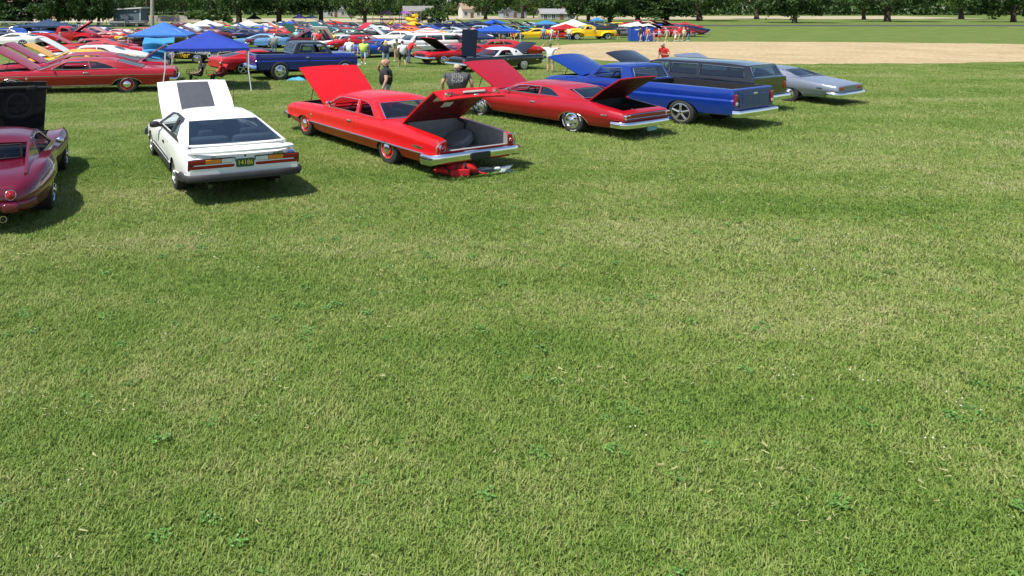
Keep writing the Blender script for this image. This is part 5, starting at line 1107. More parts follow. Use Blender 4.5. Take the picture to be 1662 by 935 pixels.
far += [('cpe', 318, 55, 178, 'orange', 'orange car between the cream-white and white canopies', 0), ('fst', 412, 57, 176, 'blue', 'blue fastback just left of the orange fastback', 30), ('cpe', 455, 48, 178, 'white', 'white far car behind the bright blue canopy', 28), ('cpe', 488, 60, 172, 'navy', 'navy coupe with hood up between the orange fastback and the bystanders', 44),
 ('cpe', 520, 56, 178, 'plum', 'dark plum car right behind the bystanders', 38), ('fst', 552, 66, 160, 'green', 'dark green fastback left of the white striped fastback', 40), ('cpe', 582, 70, 176, 'black', 'black coupe behind the lime-shirted man', 38), ('cpe', 618, 70, 176, 'navy', 'navy coupe behind the blonde woman', 36), ('cpe', 607, 58, 178, 'white', 'white car with hood up below the forked tree', 38),
 ('fst', 655, 60, 176, 'orange', 'orange car just left of the striped canopy', 40), ('cpe', 688, 57, 178, 'blue', 'blue car directly behind the striped canopy', 30), ('cpe', 725, 61, 178, 'silver', 'silver car right behind the striped canopy', 30), ('cpe', 755, 61, 178, 'black', 'black car left of the navy canopy', 36), ('cpe', 790, 64, 178, 'navy', 'navy car under the larger bright blue canopy', 0),
 ('cpe', 870, 55, 178, 'navy', 'navy car behind the yellow low car', 34), ('cpe', 940, 56, 178, 'maroon', 'maroon car behind the yellow round-fendered pickup', 30), ('cpe', 1078, 56, 178, 'black', 'black car behind the walking group at right', 34), ('cpe', 1100, 60, 178, 'maroon', 'dark maroon car just behind the walking group at right', 30), ('cpe', 1062, 59, 178, 'white', 'white car right of the portable toilets', 0),
 ('cpe', 60, 61, 178, 'black', 'black car beneath the slate blue canopy', 30), ('cpe', 25, 57, 178, 'blue', 'bright blue car by the left end of the fence', 0), ('cpe', 170, 72, 178, 'red', 'red convertible before the pinkish-red open car', 28), ('cpe', 225, 62, 178, 'red', 'red car right of the person in grey clothes', 0)]
far += [('cpe', 1085, 60, 178, 'red', 'red car with hood up between the walkers right of the toilets', 34), ('fst', 1108, 52, 178, 'red', 'red fastback with hood up at the end of the far row', 36), ('cpe', 1070, 54, 176, 'blue', 'blue car beside the small blue canopy', 30), ('old', 1040, 50, 178, 'red', 'red pickup far behind the white canopy at right', 0), ('cpe', 1000, 49, 178, 'yellow', 'yellow car under the low-branched trees at right', 0), ('cpe', 952, 49.5, 178, 'navy', 'navy car behind the large white canopy', 30)]
for k, px, py, yaw, c_, lb, h_ in far: row(k, px, py, yaw, c_, lb, h_)
for k in ('cpe', 'fst', 'spt', 'old'):
    r = KINDS[k][0]
    for o in [r] + list(r.children_recursive): bpy.data.objects.remove(o)

# ------------------------------------------------------------------ canopies
def cloth(key, col):
    m = mat(key, col, .75, var=.1, vscale=2, bump=.5); nt = m.node_tree; b = nt.nodes['Principled BSDF']; out = nt.nodes['Material Output']
    if not any(n.type == 'BSDF_TRANSLUCENT' for n in nt.nodes):
        tr = nt.nodes.new('ShaderNodeBsdfTranslucent'); tr.inputs[0].default_value = (*col, 1); mx = nt.nodes.new('ShaderNodeMixShader'); mx.inputs[0].default_value = .3
        nt.links.new(b.outputs[0], mx.inputs[1]); nt.links.new(tr.outputs[0], mx.inputs[2]); nt.links.new(mx.outputs[0], out.inputs[0])
    return m
POLE = mat('white_pole', (.7, .7, .68), .4)
def canopy(c, side, eave, peak, rz, m, label, splay=.0, val=.16, stripes=None):
    e = empty('canopy', c, rz, label, 'canopy', 'pop-up canopies over the field'); h = side / 2; b = MB(); n = 14
    def top(u, v):
        x, y = (u * 2 - 1), (v * 2 - 1); k = max(abs(x), abs(y)); lo = min(abs(x), abs(y)) / max(k, 1e-6)
        z = eave + (peak - eave) * (1 - k) ** 1.12 - .07 * k * (1 - lo ** 2) * (1 - abs(2 * k - 1.2)) * side / 3.3
        return (x * h, y * h, z)
    b.grid(top, n, n, .006)
    for i in range(4):
        M = Matrix.Rotation(i * math.pi / 2, 4, 'Z')
        b.grid(lambda u, v: M @ Vector(((u * 2 - 1) * h, -h - .004, eave - v * val * (1 + .12 * math.sin(u * 25)) - .07 * (1 - (2 * u - 1) ** 2) * .2)), 14, 1, .004)
    if stripes:
        for f in range(len(b.f)):
            cx = sum(b.v[k][1] for k in b.f[f]) / len(b.f[f]); b.m[f] = int((cx + h) / side * 14) % 2
        b.build('canopy_top', [m, stripes], e, 30)
    else: b.build('canopy_top', m, e, 30)
    for sx in (1, -1):
        for sy in (1, -1):
            l = MB(); l.box((sx * (h - .03), sy * (h - .03), eave * .75), (.05, .05, eave * .5)); l.tube([(sx * (h - .03), sy * (h - .03), eave * .5), (sx * (h - .03 + splay), sy * (h - .03 + splay), 0.01)], .024, 6); l.box((sx * (h - .03 + splay), sy * (h - .03 + splay), .008), (.12, .12, .012)); l.build('leg', POLE, e)
    l = MB()
    for i in range(4):
        M = Matrix.Rotation(i * math.pi / 2, 4, 'Z'); a = h - .04
        for q in range(2):
            x0, x1 = -a + q * a, q * a
            l.tube([M @ Vector((x0, -a, eave - .03)), M @ Vector((x1, -a, eave - .28))], .012, 4); l.tube([M @ Vector((x0, -a, eave - .28)), M @ Vector((x1, -a, eave - .03))], .012, 4)
        l.tube([M @ Vector((a, a, eave - .04)), M @ Vector((0, 0, peak - .06))], .013, 4)
    l.build('truss', POLE, e); return e
def can_px(px0, px1, y_eave, y_peak, y_base, m, label, rz=8, **k):
    d = FPX * EYE / (y_base - HOR); w = (px1 - px0) / FPX * d; zt = lambda y: EYE - (y - HOR) * d / FPX
    side = w / (math.cos(R(rz)) + abs(math.sin(R(rz))) * .6)
    return canopy(((px0 + px1) / 2 - CXP) / FPX * d and Vector((((px0 + px1) / 2 - CXP) / FPX * d, d, 0)), side, zt(y_eave), zt(y_peak), R(rz), m, label, **k)
C_BLUE = cloth('cloth_royal', (.025, .065, .44)); C_LT = cloth('cloth_light_blue', (.06, .22, .68)); C_WHT = cloth('cloth_white', (.75, .75, .74)); C_NVY = cloth('cloth_navy', (.015, .04, .12)); C_RED = cloth('cloth_red', (.5, .015, .02)); C_YEL = cloth('cloth_yellow', (.8, .55, .02)); C_PUR = cloth('cloth_purple', (.12, .07, .36)); C_BLK = cloth('cloth_dark', (.015, .02, .025)); C_PNK = cloth('cloth_pink', (.7, .22, .24)); C_BRT = cloth('cloth_bright_blue', (.02, .11, .60)); C_SKY = cloth('cloth_sky', (.05, .26, .55)); C_DKB = cloth('cloth_slate', (.03, .07, .15))
fc = canopy((-6.05, 31.4, 0), 3.5, 1.84, 2.54, R(9), C_BLUE, 'dark royal blue canopy nearest the camera, with splayed white legs', splay=.12, val=.12)
can_px(217, 313, 55.5, 35.5, 80, C_LT, 'light blue canopy over the yellow pickup', 4)
can_px(41, 115, 41.5, 31.5, 60, C_DKB, 'slate blue canopy over the red round-fendered pickup', 6)
can_px(306, 364, 41, 31.5, 55, C_WHT, 'white canopy with blue corner above the dark blue canopy', 6)
can_px(283, 330, 46, 37, 58, C_WHT, 'cream-white canopy tucked behind the light blue one', 10)
can_px(376, 426, 41, 33, 54, C_WHT, 'white canopy beside the thick-trunked tree', 5)
can_px(450, 490, 40, 34, 51, C_BRT, 'small bright blue canopy left of the purple ones', 8)
can_px(475, 497, 28.5, 23, 38, C_PUR, 'purple canopy, left of two beneath the shade trees', 3)
can_px(495, 516, 28.5, 23.5, 38, C_DKB, 'blue-purple canopy, right of two beneath the shade trees', 3)
can_px(400, 424, 30, 23, 38, C_BLK, 'dark canopy beneath the thick-trunked tree', 4)
can_px(655, 690, 40, 34, 50, C_YEL, 'yellow canopy before the playground', 6)
can_px(661, 727, 54.5, 44, 66, C_PNK, 'pink and white striped canopy over the orange-yellow fastback', 5, stripes=C_WHT)
can_px(784, 820, 37.5, 31, 48, C_BRT, 'upper bright blue canopy left of the grass strip', 5)
can_px(772, 837, 49.5, 40, 71, C_BRT, 'larger bright blue canopy with white legs on the grass', 4)
can_px(742, 798, 60, 47, 86, C_NVY, 'navy canopy above the black two-seater', 10)
can_px(868, 905, 39, 32.5, 50, C_SKY, 'sky blue canopy right of the grass strip', 12)
can_px(902, 958, 43.5, 31, 58, C_WHT, 'large white canopy behind the red canopy', 4)
can_px(896, 940, 46.5, 38.5, 63, C_RED, 'red canopy over the red roadster', 5)
can_px(966, 1012, 46, 40, 58, C_BLK, 'dark canopy right of the yellow pickup', 6)
can_px(1012, 1058, 41.5, 35, 55, C_WHT, 'white canopy behind the portable toilets', 5)
can_px(1075, 1097, 44, 40.5, 55, C_SKY, 'small blue canopy right of the portable toilets', 5)
can_px(1058, 1078, 40.5, 36, 50, C_RED, 'dark red canopy in the far row right of the toilets', 5)
can_px(1098, 1124, 41, 35.5, 51, C_RED, 'red canopy at the right end of the far row', 5)
can_px(960, 978, 33, 28, 46, C_SKY, 'pale blue canopy under the low-branched tree', 5)

# ------------------------------------------------------------------ people
SKIN = mat('skin', (.50, .29, .20), .55, var=.1, vscale=20); SKIN2 = mat('skin_tan', (.38, .20, .13), .55, var=.1, vscale=20)
HAIRD = mat('hair_dark', (.035, .022, .015), .8); HAIRB = mat('hair_blond', (.55, .42, .22), .8); HAIRG = mat('hair_grey', (.3, .29, .28), .8); HAIRR = mat('hair_brown', (.13, .07, .035), .8)
FAB = dict(black=(.016, .016, .018), charcoal=(.06, .06, .065), white=(.75, .75, .74), grey=(.32, .33, .34), red=(.5, .015, .02), blue=(.03, .12, .5), navy=(.012, .02, .06), lime=(.55, .75, .12), yellow=(.75, .6, .06), cyan=(.35, .65, .68), tan=(.40, .32, .20), denim=(.09, .15, .26), ltdenim=(.28, .36, .48), camo=(.16, .16, .09), orange=(.75, .16, .04), pink=(.7, .25, .3), cream=(.68, .62, .42), dkgreen=(.02, .05, .03), sky=(.28, .42, .62))
def fab(c): return mat('cloth_wear_' + c, FAB[c], .85, var=.15, vscale=5, bump=.25)
SHOEW = mat('shoe_white', (.7, .7, .68), .6); SHOED = mat('shoe_dark', (.04, .035, .03), .6)
PM = {}
def body_mesh(key, pose, fat, sleeve, leg):
    """one continuous skinned figure 1.75 m tall, facing +x; slots: skin, shirt, legs, shoes"""
    k = (key, fat, sleeve, leg)
    if k in PM: return PM[k]
    P = {}; f = fat
    lean = pose.get('lean', 0); sit = pose.get('sit', False); st = pose.get('stride', 0.0)
    hip = .48 if sit else .94
    def sp(h, fwd=0.0): return Vector((math.sin(lean) * h + fwd * math.cos(lean), 0, hip + math.cos(lean) * h - fwd * math.sin(lean)))
    V = []; E_ = []; Rd = []; Bone = []
    def v(p, r, par=None, bone='shirt'):
        V.append(Vector(p)); Rd.append(r if isinstance(r, tuple) else (r, r)); i = len(V) - 1
        if par is not None: E_.append((par, i)); Bone.append((par, i, bone))
        return i
    pel = v(sp(0), (.17 * f, .135 * f)); be = v(sp(.2, .03 * (f - 1) * 2), (.165 * f * f, .14 * f * f), pel); ch = v(sp(.40), (.175 * f, .13 * f), be); nk0 = v(sp(.52), (.09, .085), ch)
    nk = v(sp(.58, .01), .058, nk0, 'skin'); hd = v(sp(.66, .03), (.078, .088), nk, 'skin'); ht = v(sp(.755, .025), (.078, .092), hd, 'skin'); v(sp(.80, .02), (.05, .06), ht, 'skin')
    v(sp(.69, .125), .017, hd, 'skin')
    hands = []
    for s in (1, -1):
        arm = pose.get('arm_l' if s > 0 else 'arm_r', 'down'); sh = v(sp(.46) + Vector((0, s * .2 * f ** .7, 0)), (.068, .068), ch)
        sv = V[sh]
        q = {'down': ((-.03, s * .09, -.29), (.04, s * .1, -.54), (.05, s * .1, -.62)), 'fold': ((.02, s * .12, -.28), (.25, s * .02, -.25), (.31, -s * .02, -.22)), 'hip': ((-.06, s * .2, -.26), (.08, s * .08, -.42), (.14, s * .03, -.42)),
             'mouth': ((.09, s * .1, -.26), (.2, -s * .06, -.02), (.17, -s * .14, .15)), 'up': ((.12, s * .24, .06), (.16, s * .12, .27), (.15, s * .06, .33)), 'reach': ((.2, s * .08, -.2), (.42, s * .06, -.3), (.5, s * .05, -.33)), 'swing': ((-.1, s * .1, -.27), (-.08, s * .11, -.52), (-.06, s * .1, -.6)), 'lap': ((.08, s * .12, -.27), (.3, s * .06, -.36), (.37, s * .03, -.37))}[arm]
        a = v(sv + Vector(q[0]) * .52, .05 * f ** .3, sh, 'shirt'); el = v(sv + Vector(q[0]), .043, a, 'shirt' if sleeve == 'long' else 'skin'); wr = v(sv + Vector(q[1]), .03, el, 'shirt' if sleeve == 'long' else 'skin'); pm = v(sv + Vector(q[2]), (.036, .022), wr, 'skin')
        hands.append((V[pm], (V[pm] - V[wr]).normalized(), s))
        if sit: kn, an, toe = Vector((.46, s * .14, .48)), Vector((.52, s * .15, .09)), Vector((.66, s * .17, .04))
        else:
            d = st * s; kn = Vector((d * .55 + .03, s * .105, .50)); an = Vector((d * 1.0 - .03 - (.06 if d < 0 else 0), s * .11, .09 + (.05 if d < -.1 else 0))); toe = Vector((an.x + .17, s * .13, .035 + (.02 if d < -.1 else 0)))
        hj = v(sp(-.05) + Vector((0, s * .095, 0)), (.098 * f ** .5, .098 * f ** .5), pel, 'legs'); mid = v((V[hj] + kn) / 2, .082 * f ** .4, hj, 'legs'); k_ = v(kn, .062, mid, 'legs'); c_ = v(kn.lerp(an, .35), .06, k_, 'legs' if leg == 'long' else 'skin'); an_ = v(an, .042, c_, 'legs' if leg == 'long' else 'skin'); v(toe, (.045, .03), an_, 'shoes')
    me = bpy.data.meshes.new('b'); me.from_pydata([tuple(p) for p in V], E_, []); o = bpy.data.objects.new('b', me); COL.objects.link(o)
    m1 = o.modifiers.new('s', 'SKIN'); m2 = o.modifiers.new('d', 'SUBSURF'); m2.levels = 1
    for i, sv in enumerate(me.skin_vertices[0].data): sv.radius = Rd[i]; sv.use_root = (i == 0)
    dg = bpy.context.evaluated_depsgraph_get(); out = bpy.data.meshes.new_from_object(o.evaluated_get(dg)); bpy.data.objects.remove(o); bpy.data.meshes.remove(me)
    vs = [tuple(p.co) for p in out.vertices]; fs = [tuple(p.vertices) for p in out.polygons]; mi = []
    names = ['skin', 'shirt', 'legs', 'shoes']
    for p in out.polygons:
        c = p.center; best = (9, None)
        for a, b_, bn in Bone:
            A, B = V[a], V[b_]; t = max(0, min(1, (c - A).dot(B - A) / max(1e-9, (B - A).length_squared))); dd = (c - A.lerp(B, t)).length - min(Rd[a]) * (1 - t) - min(Rd[b_]) * t
            if dd < best[0]: best = (dd, bn)
        mi.append(names.index(best[1]))
    b = MB(); b.v = vs; b.f = [list(x) for x in fs]; b.m = mi
    for hp, d, s in hands:          # five fingers
        side = d.cross(Vector((1, 0, 0)) if abs(d.x) < .8 else Vector((0, 0, 1))).normalized(); nrm = side.cross(d)
        for i, L in enumerate((.07, .082, .076, .06)):
            r0 = hp + d * .02 + side * (i - 1.5) * .019; b.tube([r0, r0 + d * L * .6, r0 + d * L + nrm * .018], [.0095, .009, .006], 6, 0)
        r0 = hp - d * .02 + side * .03; b.tube([r0, r0 + side * .03 + d * .025, r0 + side * .035 + d * .055], [.011, .010, .007], 6, 0)
    nm = mesh_of(b, 'body', [SKIN, fab('grey'), fab('denim'), SHOED], 180); PM[k] = (nm, sp); return PM[k]
POSES = dict(stand=dict(), walk=dict(stride=.2, arm_l='swing'), phone=dict(arm_r='mouth', arm_l='down'), hip=dict(arm_l='hip', arm_r='hip'), lean=dict(lean=.5, arm_l='reach', arm_r='reach'), fold=dict(arm_l='fold', arm_r='fold'), up=dict(arm_l='up', arm_r='up'), sit=dict(sit=True, arm_l='lap', arm_r='lap'), look=dict(lean=.2, arm_l='fold', arm_r='down'))
def person(px, py, h, yaw, pose, shirt, legs, label, hair=HAIRD, hat=None, fat=1.0, sleeve='short', leg='short', skin=SKIN, shoe=SHOED, longhair=False, group='visitors among the cars', z=0, loc=None, wide=1.25):
    me, sp = body_mesh(pose, POSES[pose], fat, sleeve, leg); g = loc or at(px, py)
    e = empty('person', (g[0], g[1], z), R(yaw), label, 'person', group); e.scale = (h / 1.75 * wide, h / 1.75 * wide, h / 1.75)
    o = obj('body', me, e)
    for i, m in enumerate((skin, fab(shirt), fab(legs), shoe)): o.material_slots[i].link = 'OBJECT'; o.material_slots[i].material = m
    c = sp(.715, .005); ln = POSES[pose].get('lean', 0)
    b = MB(); b.grid(lambda u, v: c + Matrix.Rotation(ln, 3, 'Y') @ Vector((.100 * math.cos(6.2832 * u) * math.cos(1.5 * v - .15 + (.35 * max(0, math.cos(6.2832 * u)))), .080 * math.sin(6.2832 * u) * math.cos(1.5 * v - .15), -.02 + .118 * math.sin(1.5 * v - .15 + .42 * max(0, math.cos(6.2832 * u))))), 16, 6, .006)
    if longhair: b.rbox(c + Vector((-.08, 0, -.14)), (.09, .19, .34), .7)
    b.build('cap' if hat else 'hair', hat or hair, e)
    if hat:
        b = MB(); b.grid(lambda u, v: c + Matrix.Rotation(ln, 3, 'Y') @ Vector((.09 + .10 * v * math.cos((u - .5) * 2.2), .085 * math.sin((u - .5) * 3.0), .03 - .012 * v)), 8, 3, .006); b.build('cap_visor', hat, e)
    b = MB()
    for s in (1, -1): b.ball(c + Vector((.088, s * .032, -.02)), (.012, .014, .008), 0, 6, 5); b.ball(c + Vector((0, s * .085, -.035)), (.02, .012, .03), 1, 6, 5)
    b.ball(c + Vector((.092, 0, -.085)), (.008, .026, .006), 2, 6, 5); b.build('face', [DARK, skin, mat('lips', (.3, .1, .09), .5)], e)
    return e
TANCAP = mat('cap_tan', (.42, .36, .24), .85)
man = person(627, 181, 1.78, 172, 'phone', 'black', 'grey', 'heavy man in black shirt with hand at his mouth behind the bright red sedan', hair=mat('hair_cropped', (.36, .20, .14), .7), fat=1.25, skin=SKIN, wide=1.45)
cap = person(742, 188, 1.70, 80, 'stand', 'charcoal', 'denim', 'man in tan cap and charcoal printed shirt seen from behind', hat=TANCAP, fat=1.25, wide=1.5)
b = MB(); rnd = random.Random(2)
for i in range(11):
    for k in range(6):
        if rnd.random() < .75: b.box((-.173 - .02 * (1 if 1 < i < 9 else 0), -.12 + k * .045 + rnd.uniform(-.01, .01), 1.15 + i * .03), (.004, rnd.uniform(.012, .035), .009), m=0)
b.build('shirt_print', WHITE, cap)
person(445, 88.5, 1.6, 95, 'hip', 'grey', 'denim', 'man in grey shirt and pale cap standing behind the short pickup', hat=mat('cap_pale', (.6, .58, .5), .85), fat=1.12, leg='long')
person(481, 75, 1.55, 100, 'fold', 'cyan', 'tan', 'man in pale cyan shirt, leftmost of the bystanders', hat=WHITE)
person(492, 75.5, 1.5, 90, 'stand', 'navy', 'white', 'person in navy top and white shorts beside the cyan shirt', hair=HAIRD)
person(503, 75.5, 1.6, 85, 'fold', 'blue', 'tan', 'man in bright blue shirt and tan shorts among the bystanders', hair=HAIRG, fat=1.1)
person(511.5, 76.5, 1.55, 95, 'stand', 'pink', 'white', 'person in pink top and white trousers between blue and red shirts', leg='long')
person(518, 81.5, 1.62, 92, 'stand', 'red', 'dkgreen', 'man in red shirt and long dark trousers among the bystanders', leg='long', hat=mat('cap_beige', (.5, .42, .3), .8))
person(541, 81, 1.5, 60, 'reach' if 0 else 'fold', 'yellow', 'black', 'person in yellow shirt and black trousers by the white fastback', leg='long', shoe=SHOEW)
person(567, 103, 1.6, 70, 'walk', 'white', 'grey', 'man in white sleeveless shirt walking behind the short pickup', hair=HAIRG, fat=1.05)
person(590, 104.5, 1.56, 265, 'walk', 'lime', 'ltdenim', 'man in lime printed shirt and denim shorts walking', hair=HAIRG, fat=1.18, shoe=SHOEW)
person(626, 109, 1.62, 90, 'hip', 'navy', 'ltdenim', 'blonde woman in dark top and short denim', hair=HAIRB, longhair=True)
person(644, 100, 1.5, 120, 'fold', 'camo', 'tan', 'person in camouflage shirt beside the white-shirted boy', shoe=SHOEW)
person(653, 109.5, 1.6, 100, 'walk', 'white', 'black', 'boy in long white shirt and black shorts', hair=HAIRD, skin=SKIN2, shoe=SHOEW)
person(663, 103, 1.6, 20, 'lean', 'red', 'denim', 'man in red shirt and jeans bending towards the white wagon', hair=HAIRG, leg='long', fat=1.1)
person(893, 118, 1.62, 60, 'up', 'white', 'tan', 'woman in white sleeveless top with raised arms behind the blue hood', hair=HAIRR, shoe=SHOEW)
person(1080, 122, 1.72, 200, 'look', 'red', 'white', 'person in red shirt bending behind the pickups', hair=HAIRG)
for a in [(833, 65, 1.35, 270, 'walk', 'orange', 'red', 'child in orange top near the blue canopy leg'), (842, 66, 1.4, 250, 'walk', 'grey', 'black', 'person in grey top walking left of the yellow low car'), (882, 65, 1.5, 95, 'stand', 'sky', 'denim', 'man in light blue shirt and jeans beside the yellow low car'), (895, 66, 1.42, 200, 'walk', 'white', 'grey', 'person in white shirt left of the red roadster'),
          (904, 66, 1.1, 10, 'walk', 'black', 'grey', 'small child in black top by the red roadster'), (1040, 67.5, 1.45, 200, 'walk', 'black', 'tan', 'person in black top before the left portable toilet'), (1051, 67.5, 1.5, 190, 'walk', 'orange', 'grey', 'person in orange shirt before the right portable toilet'), (1061, 67, 1.1, 180, 'stand', 'pink', 'orange', 'child in pink top right of the portable toilets'),
          (1070, 68, 1.4, 170, 'walk', 'sky', 'red', 'person in pale blue shirt and red shorts right of the toilets'), (1082, 68, 1.5, 190, 'walk', 'grey', 'tan', 'person in grey shirt walking at the edge of the infield'), (1096, 67.5, 1.4, 200, 'walk', 'pink', 'white', 'person in pink shirt and white shorts at the infield'), (1103, 66.5, 1.5, 185, 'walk', 'red', 'tan', 'person in red shirt right of the pink shirt'), (1110, 66.5, 1.45, 175, 'walk', 'cream', 'tan', 'person in cream shirt at the right of the walking group'), (1117, 67, 1.45, 195, 'walk', 'black', 'denim', 'person in black shirt last of the walking group'),
          (198, 70, 1.5, 120, 'stand', 'grey', 'grey', 'person in grey clothes left of the light blue canopy'), (214, 69, 1.4, 60, 'look', 'tan', 'black', 'person in tan top leaning by the light blue canopy leg'), (95, 78, 1.4, 60, 'look', 'denim', 'navy', 'person in blue denim shirt beside the red round-fendered pickup'), (527, 52, 1.5, 100, 'stand', 'pink', 'navy', 'person in bright pink top among the far cars'), (449, 57, 1.5, 90, 'stand', 'tan', 'tan', 'person in tan clothes and hat left of the blue canopy')]:
    person(*a, leg='long' if a[6] in ('denim', 'grey', 'navy', 'black') else 'short', hair=random.choice([HAIRD, HAIRG, HAIRR, HAIRB]), shoe=SHOEW)

for a in [(432, 62, 1.45, 100, 'stand', 'white', 'navy', 'person in white shirt between the orange fastback and the pale blue car'), (470, 63, 1.45, 80, 'fold', 'grey', 'black', 'person in grey shirt standing above the dark red coupe'), (550, 60, 1.45, 90, 'stand', 'red', 'denim', 'person in red shirt far behind the yellow shirt'), (573, 58, 1.4, 70, 'look', 'tan', 'denim', 'person in tan shirt left of the forked tree among far cars'),
          (607, 63, 1.45, 95, 'stand', 'white', 'tan', 'person in white shirt between far cars under the forked tree'), (634, 66, 1.45, 100, 'hip', 'orange', 'denim', 'person in orange shirt left of the white coupe with orange hood'), (650, 57, 1.4, 90, 'stand', 'sky', 'tan', 'person in pale blue shirt before the yellow slides'), (735, 60, 1.45, 95, 'fold', 'charcoal', 'tan', 'person in charcoal shirt right of the striped canopy'),
          (768, 63, 1.45, 85, 'stand', 'pink', 'denim', 'person in pink shirt left of the larger bright blue canopy'), (812, 68, 1.4, 110, 'look', 'navy', 'tan', 'person in navy shirt under the larger bright blue canopy'), (924, 65.5, 1.4, 80, 'stand', 'white', 'denim', 'person in white shirt left of the yellow round-fendered pickup'), (1004, 65, 1.4, 95, 'stand', 'black', 'red', 'person in black shirt left of the portable toilets'),
          (868, 54, 1.4, 95, 'stand', 'yellow', 'navy', 'person in yellow shirt behind the yellow low car'), (386, 58, 1.4, 80, 'stand', 'camo', 'tan', 'person in olive shirt below the rear white canopy'), (344, 58, 1.4, 100, 'stand', 'blue', 'black', 'person in blue shirt under the white canopy')]:
    person(*a, leg='long' if a[6] in ('denim', 'grey', 'navy', 'black') else 'short', hair=random.choice([HAIRD, HAIRG, HAIRR, HAIRB]), shoe=SHOEW)

# ------------------------------------------------------------------ camp chairs with two people, shelter, ground things
FRAME = mat('chair_frame', (.03, .03, .035), .5, .4)
def camp_chair(loc, rz, c, label):
    e = empty('camp_chair', loc, R(rz), label, 'chair', 'folding camp chairs under the canopies'); e.scale = (1.35, 1.35, .92); m = fab(c)
    b = MB(); b.grid(lambda u, v: (.02 + .46 * u, -.26 + .52 * v, .42 - .05 * math.sin(u * 3.14) * math.sin(v * 3.14)), 6, 6, .008); b.build('seat', m, e)
    b = MB(); b.grid(lambda u, v: (.02 - .16 * u - .04 * math.sin(v * 3.14), -.27 + .54 * v, .44 + .5 * u), 6, 6, .008); b.build('backrest', m, e)
    for s in (1, -1):
        b = MB(); b.box((.22, s * .31, .62), (.46, .07, .02)); b.build('armrest', m, e)
        for x0, x1 in ((.46, .0), (.0, .46)):
            b = MB(); b.tube([(x0, s * .3, .01), (x1, s * .29, .44)], .012, 5); b.build('leg', FRAME, e)
        b = MB(); b.tube([(.0, s * .29, .4), (-.15, s * .28, .96)], .012, 5); b.tube([(.45, s * .31, .4), (.45, s * .31, .62)], .012, 5); b.build('post', FRAME, e)
    return e
for px, py, rz, c, lb in ((326, 133, 200, 'black', 'black camp chair on the left beneath the dark blue canopy'), (360, 134, 215, 'red', 'red camp chair on the right beneath the dark blue canopy'), (241, 98, 250, 'navy', 'empty navy camp chair left of the light blue shelter'), (276, 104, 270, 'black', 'black camp chair behind the left canopy leg')): camp_chair(at(px, py), rz, c, lb)
for px, py, rz, sh, lg, lb in ((326, 133, 200, 'black', 'black', 'seated person in black on the left chair beneath the dark blue canopy'), (360, 134, 215, 'red', 'charcoal', 'seated person in red on the right chair beneath the dark blue canopy'), (276, 104, 270, 'white', 'black', 'seated person in white behind the left canopy leg')):
    person(px, py, 1.36, rz, 'sit', sh, lg, lb, leg='long', group='people sitting under the canopies')
sh = empty('sun_shelter', at(258, 103), R(12), 'light blue sagging sun shelter left of the dark blue canopy', 'shelter')
CLB = cloth('cloth_turquoise', (.06, .34, .66))
b = MB(); b.grid(lambda u, v: (-.95 + 1.9 * u, -.9 + 1.8 * v, 1.38 + .25 * v - .06 * math.sin(u * 3.14)), 10, 8, .006); b.build('shelter_top', CLB, sh)
b = MB(); b.grid(lambda u, v: (-.95 + 1.5 * u, -.92 - .12 * math.sin(v * 15) * (.4 + .6 * math.sin(u * 3.1)), 1.36 - 1.12 * v + .1 * math.sin(u * 4)), 12, 30, .005); b.build('side_cloth', CLB, sh)
for x in (-.93, .93):
    for y, h in ((-.88, 1.37), (.88, 1.6)):
        b = MB(); b.tube([(x, y, 0), (x, y, h)], .015, 5); b.build('pole', POLE, sh)
def crumple(name, loc, d, m, label, cat, seed, rz=0, n=16, fold=.5):
    rnd = random.Random(seed); ph = [rnd.uniform(0, 6) for _ in range(6)]; b = MB()
    def fn(u, v):
        x, y = u * 2 - 1, v * 2 - 1; k = max(0, 1 - max(abs(x), abs(y)) ** 4)
        return (x * d[0] / 2 * (1 + .12 * math.sin(5 * v + ph[0])), y * d[1] / 2 * (1 + .15 * math.sin(6 * u + ph[1])), .008 + d[2] * k * (.55 + fold * .5 * math.sin(7 * u + ph[2] + 2 * v) * math.cos(6 * v + ph[3])))
    b.grid(fn, n, n, .008); o = b.build(name, m, None, 50, loc); o.rotation_euler.z = rz; return tag(o, label, cat)
crumple('towel', at(481, 130.5), (.85, .5, .22), cloth('cloth_aqua', (.10, .45, .62)), 'aqua towel heaped on the grass beside the dark blue short pickup', 'towel', 3)
crumple('blanket', at(262, 124), (.9, .45, .14), cloth('cloth_pattern_blue', (.08, .2, .5)), 'blue patterned blanket on the grass behind the dark red hardtop', 'blanket', 5)
bag = empty('duffel_bag', at(738, 286), R(10), 'red duffel bag with black straps on the grass under the chrome bumper', 'bag')
bag.scale = (1.0, 1.0, 1.12)
BAGR = mat('bag_red', (.62, .012, .018), .7, var=.15, vscale=8, bump=.4)
b = MB()
def bagf(u, v):
    a = 6.2832 * v; x = -.46 + .92 * u; k = max(0, 1 - abs(2 * u - 1) ** 5) ** .5 * (.8 + .25 * u); w = .03 * math.sin(9 * u + 3 * math.sin(a))
    return (x + .04 * math.sin(a * 2), (.17 * k + w) * math.cos(a), .135 * (.85 + .3 * u) + (.125 * k + w) * (.85 + .45 * u) * math.sin(a))
b.grid(bagf, 20, 16); b.build('bag_body', BAGR, bag, 60)
for u in (.3, .66):
    b = MB(); q = [Vector(bagf(u + .015 * math.sin(i), i / 16)) for i in range(17)]; q = [Vector((p.x + (.1 * math.sin(i * .39) if u > .5 else 0), p.y * 1.06, .135 + (p.z - .135) * 1.07)) for i, p in enumerate(q)]
    b.tube(q, .022, 5); b.build('strap', BLACK, bag)
